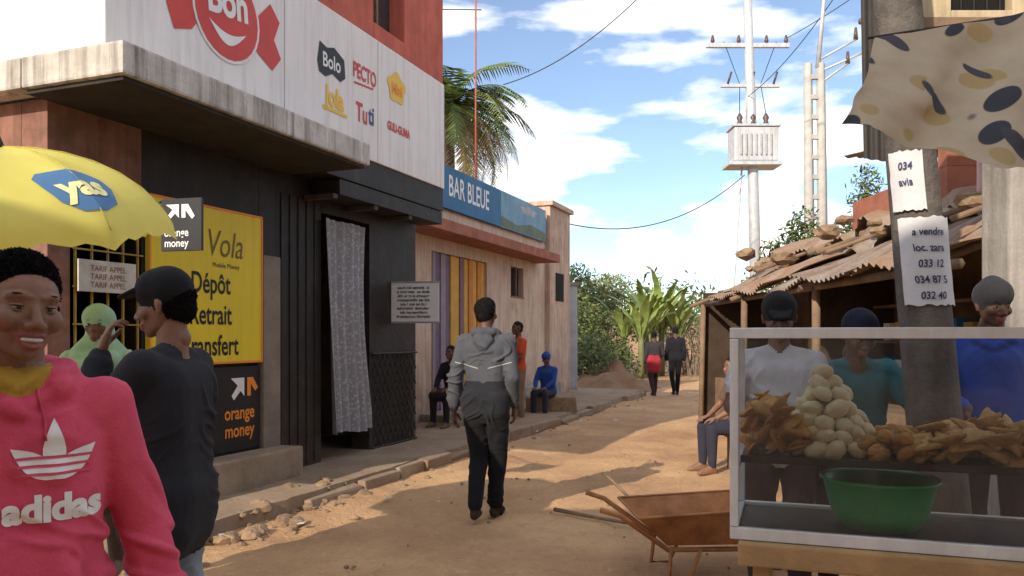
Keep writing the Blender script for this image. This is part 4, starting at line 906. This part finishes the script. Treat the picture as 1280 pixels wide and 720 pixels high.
person('man',(-1.20,2.80,0),84,1.70,dict(skin=SK2,top=bt,bottom=cloth('pale_jeans',(.28,.33,.40)),shoe=blk,cap=cloth('black_cap',(.016,.016,.018))),
  J=dict(elL=(-.20,.20,1.16),wrL=(-.06,.225,1.46),handL=((.12,-.26,.9),(.5,-.8,0),.8),thumbL=(1,0,0),elR=(.2,.12,1.14),wrR=(.05,.24,1.2),handR=((-.7,.2,.6),(0,-1,0))),head=(R(8),R(-8),0),vox=.0065,hair='cap',fold=.009,thick=1.12,hem=.12,headvox=.004,curls=2500)
gj=cloth('grey_jacket',(.085,.09,.105),(.068,.072,.085)); gj2=cloth('dark_jacket_hem',(.026,.027,.033))
wo,wme=person('walking_man',(-.21,6.45,0),-12,1.78,dict(skin=SK,top=gj,hemc=gj2,sleeve=gj,bottom=cloth('black_trousers',(.013,.013,.015)),shoe=cloth('brown_sandal',(.05,.03,.02))),
  J=dict(knR=(.075,.10,.50),anR=(.05,.10,.09),knL=(-.07,.03,.49),anL=(-.045,-.17,.12),elR=(.225,-.05,1.13),wrR=(.21,.10,.90),elL=(-.235,-.07,1.13),wrL=(-.26,-.02,.87)),vox=.0075,hood=True,fold=.010,thick=1.03,baggy=1.12,hem=.08,head=(R(-15),0,0),headvox=.005,curls=2500)
wv_=[v.co.copy() for v in wme.vertices]; wb_=BVHTree.FromPolygons(wv_,[list(p.vertices) for p in wme.polygons])
strp=cloth('light_piping',(.42,.42,.44))
for i,(x0,z0,x1,z1) in enumerate(((-.04,1.22,-.23,1.27),(.04,1.22,.23,1.27))):
    wfr=(Vector((0,-.6,0)),Vector((1,0,0)),Vector((0,0,1)),Vector((0,1,0)))
    decal(wo,'piping_%d'%i,([Vector((x0,z0,0)),Vector((x1,z1,0)),Vector((x1,z1+.007,0)),Vector((x0,z0+.007,0))],[(0,1,2,3)]),wb_,wfr,strp,.003,.01)
SIT=dict(pel=(0,0,.54),bel=(0,.03,.68),ch=(0,.06,.92),nk=(0,.08,1.06),hd=(0,.12,1.21),shR=(.17,.06,.99),shL=(-.17,.06,.99),elR=(.21,.18,.76),elL=(-.21,.18,.76),wrR=(.12,.36,.64),wrL=(-.12,.36,.64),
 hiR=(.09,.02,.52),hiL=(-.09,.02,.52),knR=(.13,.42,.52),knL=(-.13,.42,.52),anR=(.13,.42,.09),anL=(-.13,.42,.09),handR=((-.3,.9,-.2),(0,0,-1)),handL=((.3,.9,-.2),(0,0,-1)))
person('boy',(.10,13.3,.0),120,1.72,dict(skin=SK,top=cloth('orange_shirt',(.62,.10,.04)),bottom=cloth('tan_trousers',(.26,.17,.11))),J=dict(elL=(-.2,.08,1.15),wrL=(-.1,.2,1.05)),vox=.013,sleeve='short',handvox=.007,fold=0)
person('child',(.66,14.35,.02),150,1.52,dict(skin=SK,top=cloth('blue_jacket',(.03,.08,.32)),bottom=cloth('dark_shorts',(.04,.04,.06)),cap=cloth('blue_jacket',(.03,.08,.32))),J=SIT,vox=.013,handvox=.007,fold=0,head=(0,R(-18),0),hair='beanie')
g=grp('stone_block',(.66,14.42,0)); box(g,'block',-.4,.5,-.18,.3,-.02,.40,stone,.03,.02)
person('seated_woman',(-.87,12.1,.12),150,1.6,dict(skin=SK,top=cloth('black_top',(.02,.02,.025)),bottom=cloth('dark_skirt',(.03,.025,.025))),J=SIT,vox=.013,handvox=.007,fold=0,skirt=True)
g=grp('low_stool',(-.85,12.15,.13)); box(g,'seat',-.2,.2,-.17,.17,.34,.38,wood,.01)
for x in (-.17,.12):
    for y in (-.14,.1): box(g,'leg',x,x+.05,y,y+.05,0,.339,wood,.005)
WALK=dict(knR=(.09,.14,.52),anR=(.08,.16,.09),knL=(-.09,0,.5),anL=(-.08,-.2,.13))
person('pedestrian_man',(4.05,19.8,0),0,1.72,dict(skin=SK,top=cloth('black_top',(.02,.02,.025)),bottom=cloth('black_trousers',(.014,.014,.016)),shoe=blk),J=WALK,vox=.016,handvox=.008,fold=0)
person('pedestrian_woman',(3.48,19.6,0),8,1.6,dict(skin=SK,top=cloth('grey_black_top',(.05,.045,.05)),hemc=cloth('red_wrap',(.42,.04,.06)),bottom=cloth('dark_legs',(.05,.03,.03)),shoe=blk),J=dict(WALK,elR=(.27,.0,1.15),wrR=(.2,.13,1.05)),vox=.016,handvox=.008,fold=0,hair='bun',hem=.22,female=True)
person('vendor_in_scarf',(-2.30,4.45,.14),190,1.5,dict(skin=SK,top=cloth('pale_green_shawl',(.36,.56,.40)),bottom=cloth('brown_skirt',(.08,.05,.04)),cap=cloth('pale_green_shawl',(.3,.5,.36))),vox=.012,handvox=.007,hair='scarf',fold=.004,skirt=True)
person('vendor_in_white',(1.33,3.98,0),165,1.68,dict(skin=SK,top=cloth('white_tee',(.46,.46,.49)),bottom=cloth('dark_legs',(.05,.03,.03)),cap=cloth('black_cap',(.012,.012,.014))),J=dict(elL=(-.24,.10,1.18),wrL=(-.16,.32,1.10),elR=(.24,.10,1.18),wrR=(.16,.32,1.10),handR=((-.2,1,-.2),(0,0,-1)),handL=((.2,1,-.2),(0,0,-1))),vox=.009,sleeve='short',hair='cap',handvox=.005,head=(0,R(-20),0),thick=.95,headvox=.0045,fold=.008)
tc_=cloth('teal_shirt',(.04,.17,.20))
person('vendor_in_teal',(1.72,4.1,0),176,1.64,dict(skin=SK,top=tc_,bottom=cloth('dark_legs',(.05,.03,.03)),cap=cloth('navy_cap',(.015,.02,.035))),J=dict(ch=(0,.07,1.32),bel=(0,.03,1.1),nk=(0,.12,1.44),hd=(0,.18,1.58),shR=(.18,.07,1.38),shL=(-.18,.07,1.38),elL=(-.30,.22,1.2),wrL=(-.36,.34,1.02),elR=(.30,.18,1.16),wrR=(.24,.38,1.06),handR=((-.2,1,-.3),(0,0,-1)),handL=((-.2,.9,-.4),(0,0,-1))),vox=.009,hair='cap',handvox=.005,head=(R(8),R(-26),0),thick=1.12,headvox=.0045,fold=.009)
person('customer_in_blue',(2.56,4.25,0),150,1.76,dict(skin=SK,top=cloth('royal_blue_jacket',(.03,.08,.38)),bottom=cloth('dark_legs',(.05,.03,.03)),cap=cloth('grey_beanie',(.035,.035,.04))),J=dict(elR=(.26,.1,1.16),wrR=(.12,.3,1.1)),vox=.01,hair='beanie',handvox=.006,hood=True,head=(R(30),R(-10),0),headvox=.0045,fold=.008)
person('seated_man',(2.50,8.7,0),100,1.65,dict(skin=SK2,top=cloth('brown_shirt',(.15,.09,.06)),bottom=cloth('dark_shorts',(.04,.04,.06))),J=SIT,vox=.012,handvox=.007,fold=0,sleeve='short')
g=grp('low_stool',(2.55,8.7,0)); box(g,'seat',-.2,.2,-.18,.18,.37,.41,wood,.01)
for x in (-.17,.12):
    for y in (-.14,.1): box(g,'leg',x,x+.05,y,y+.05,0,.369,wood,.005)
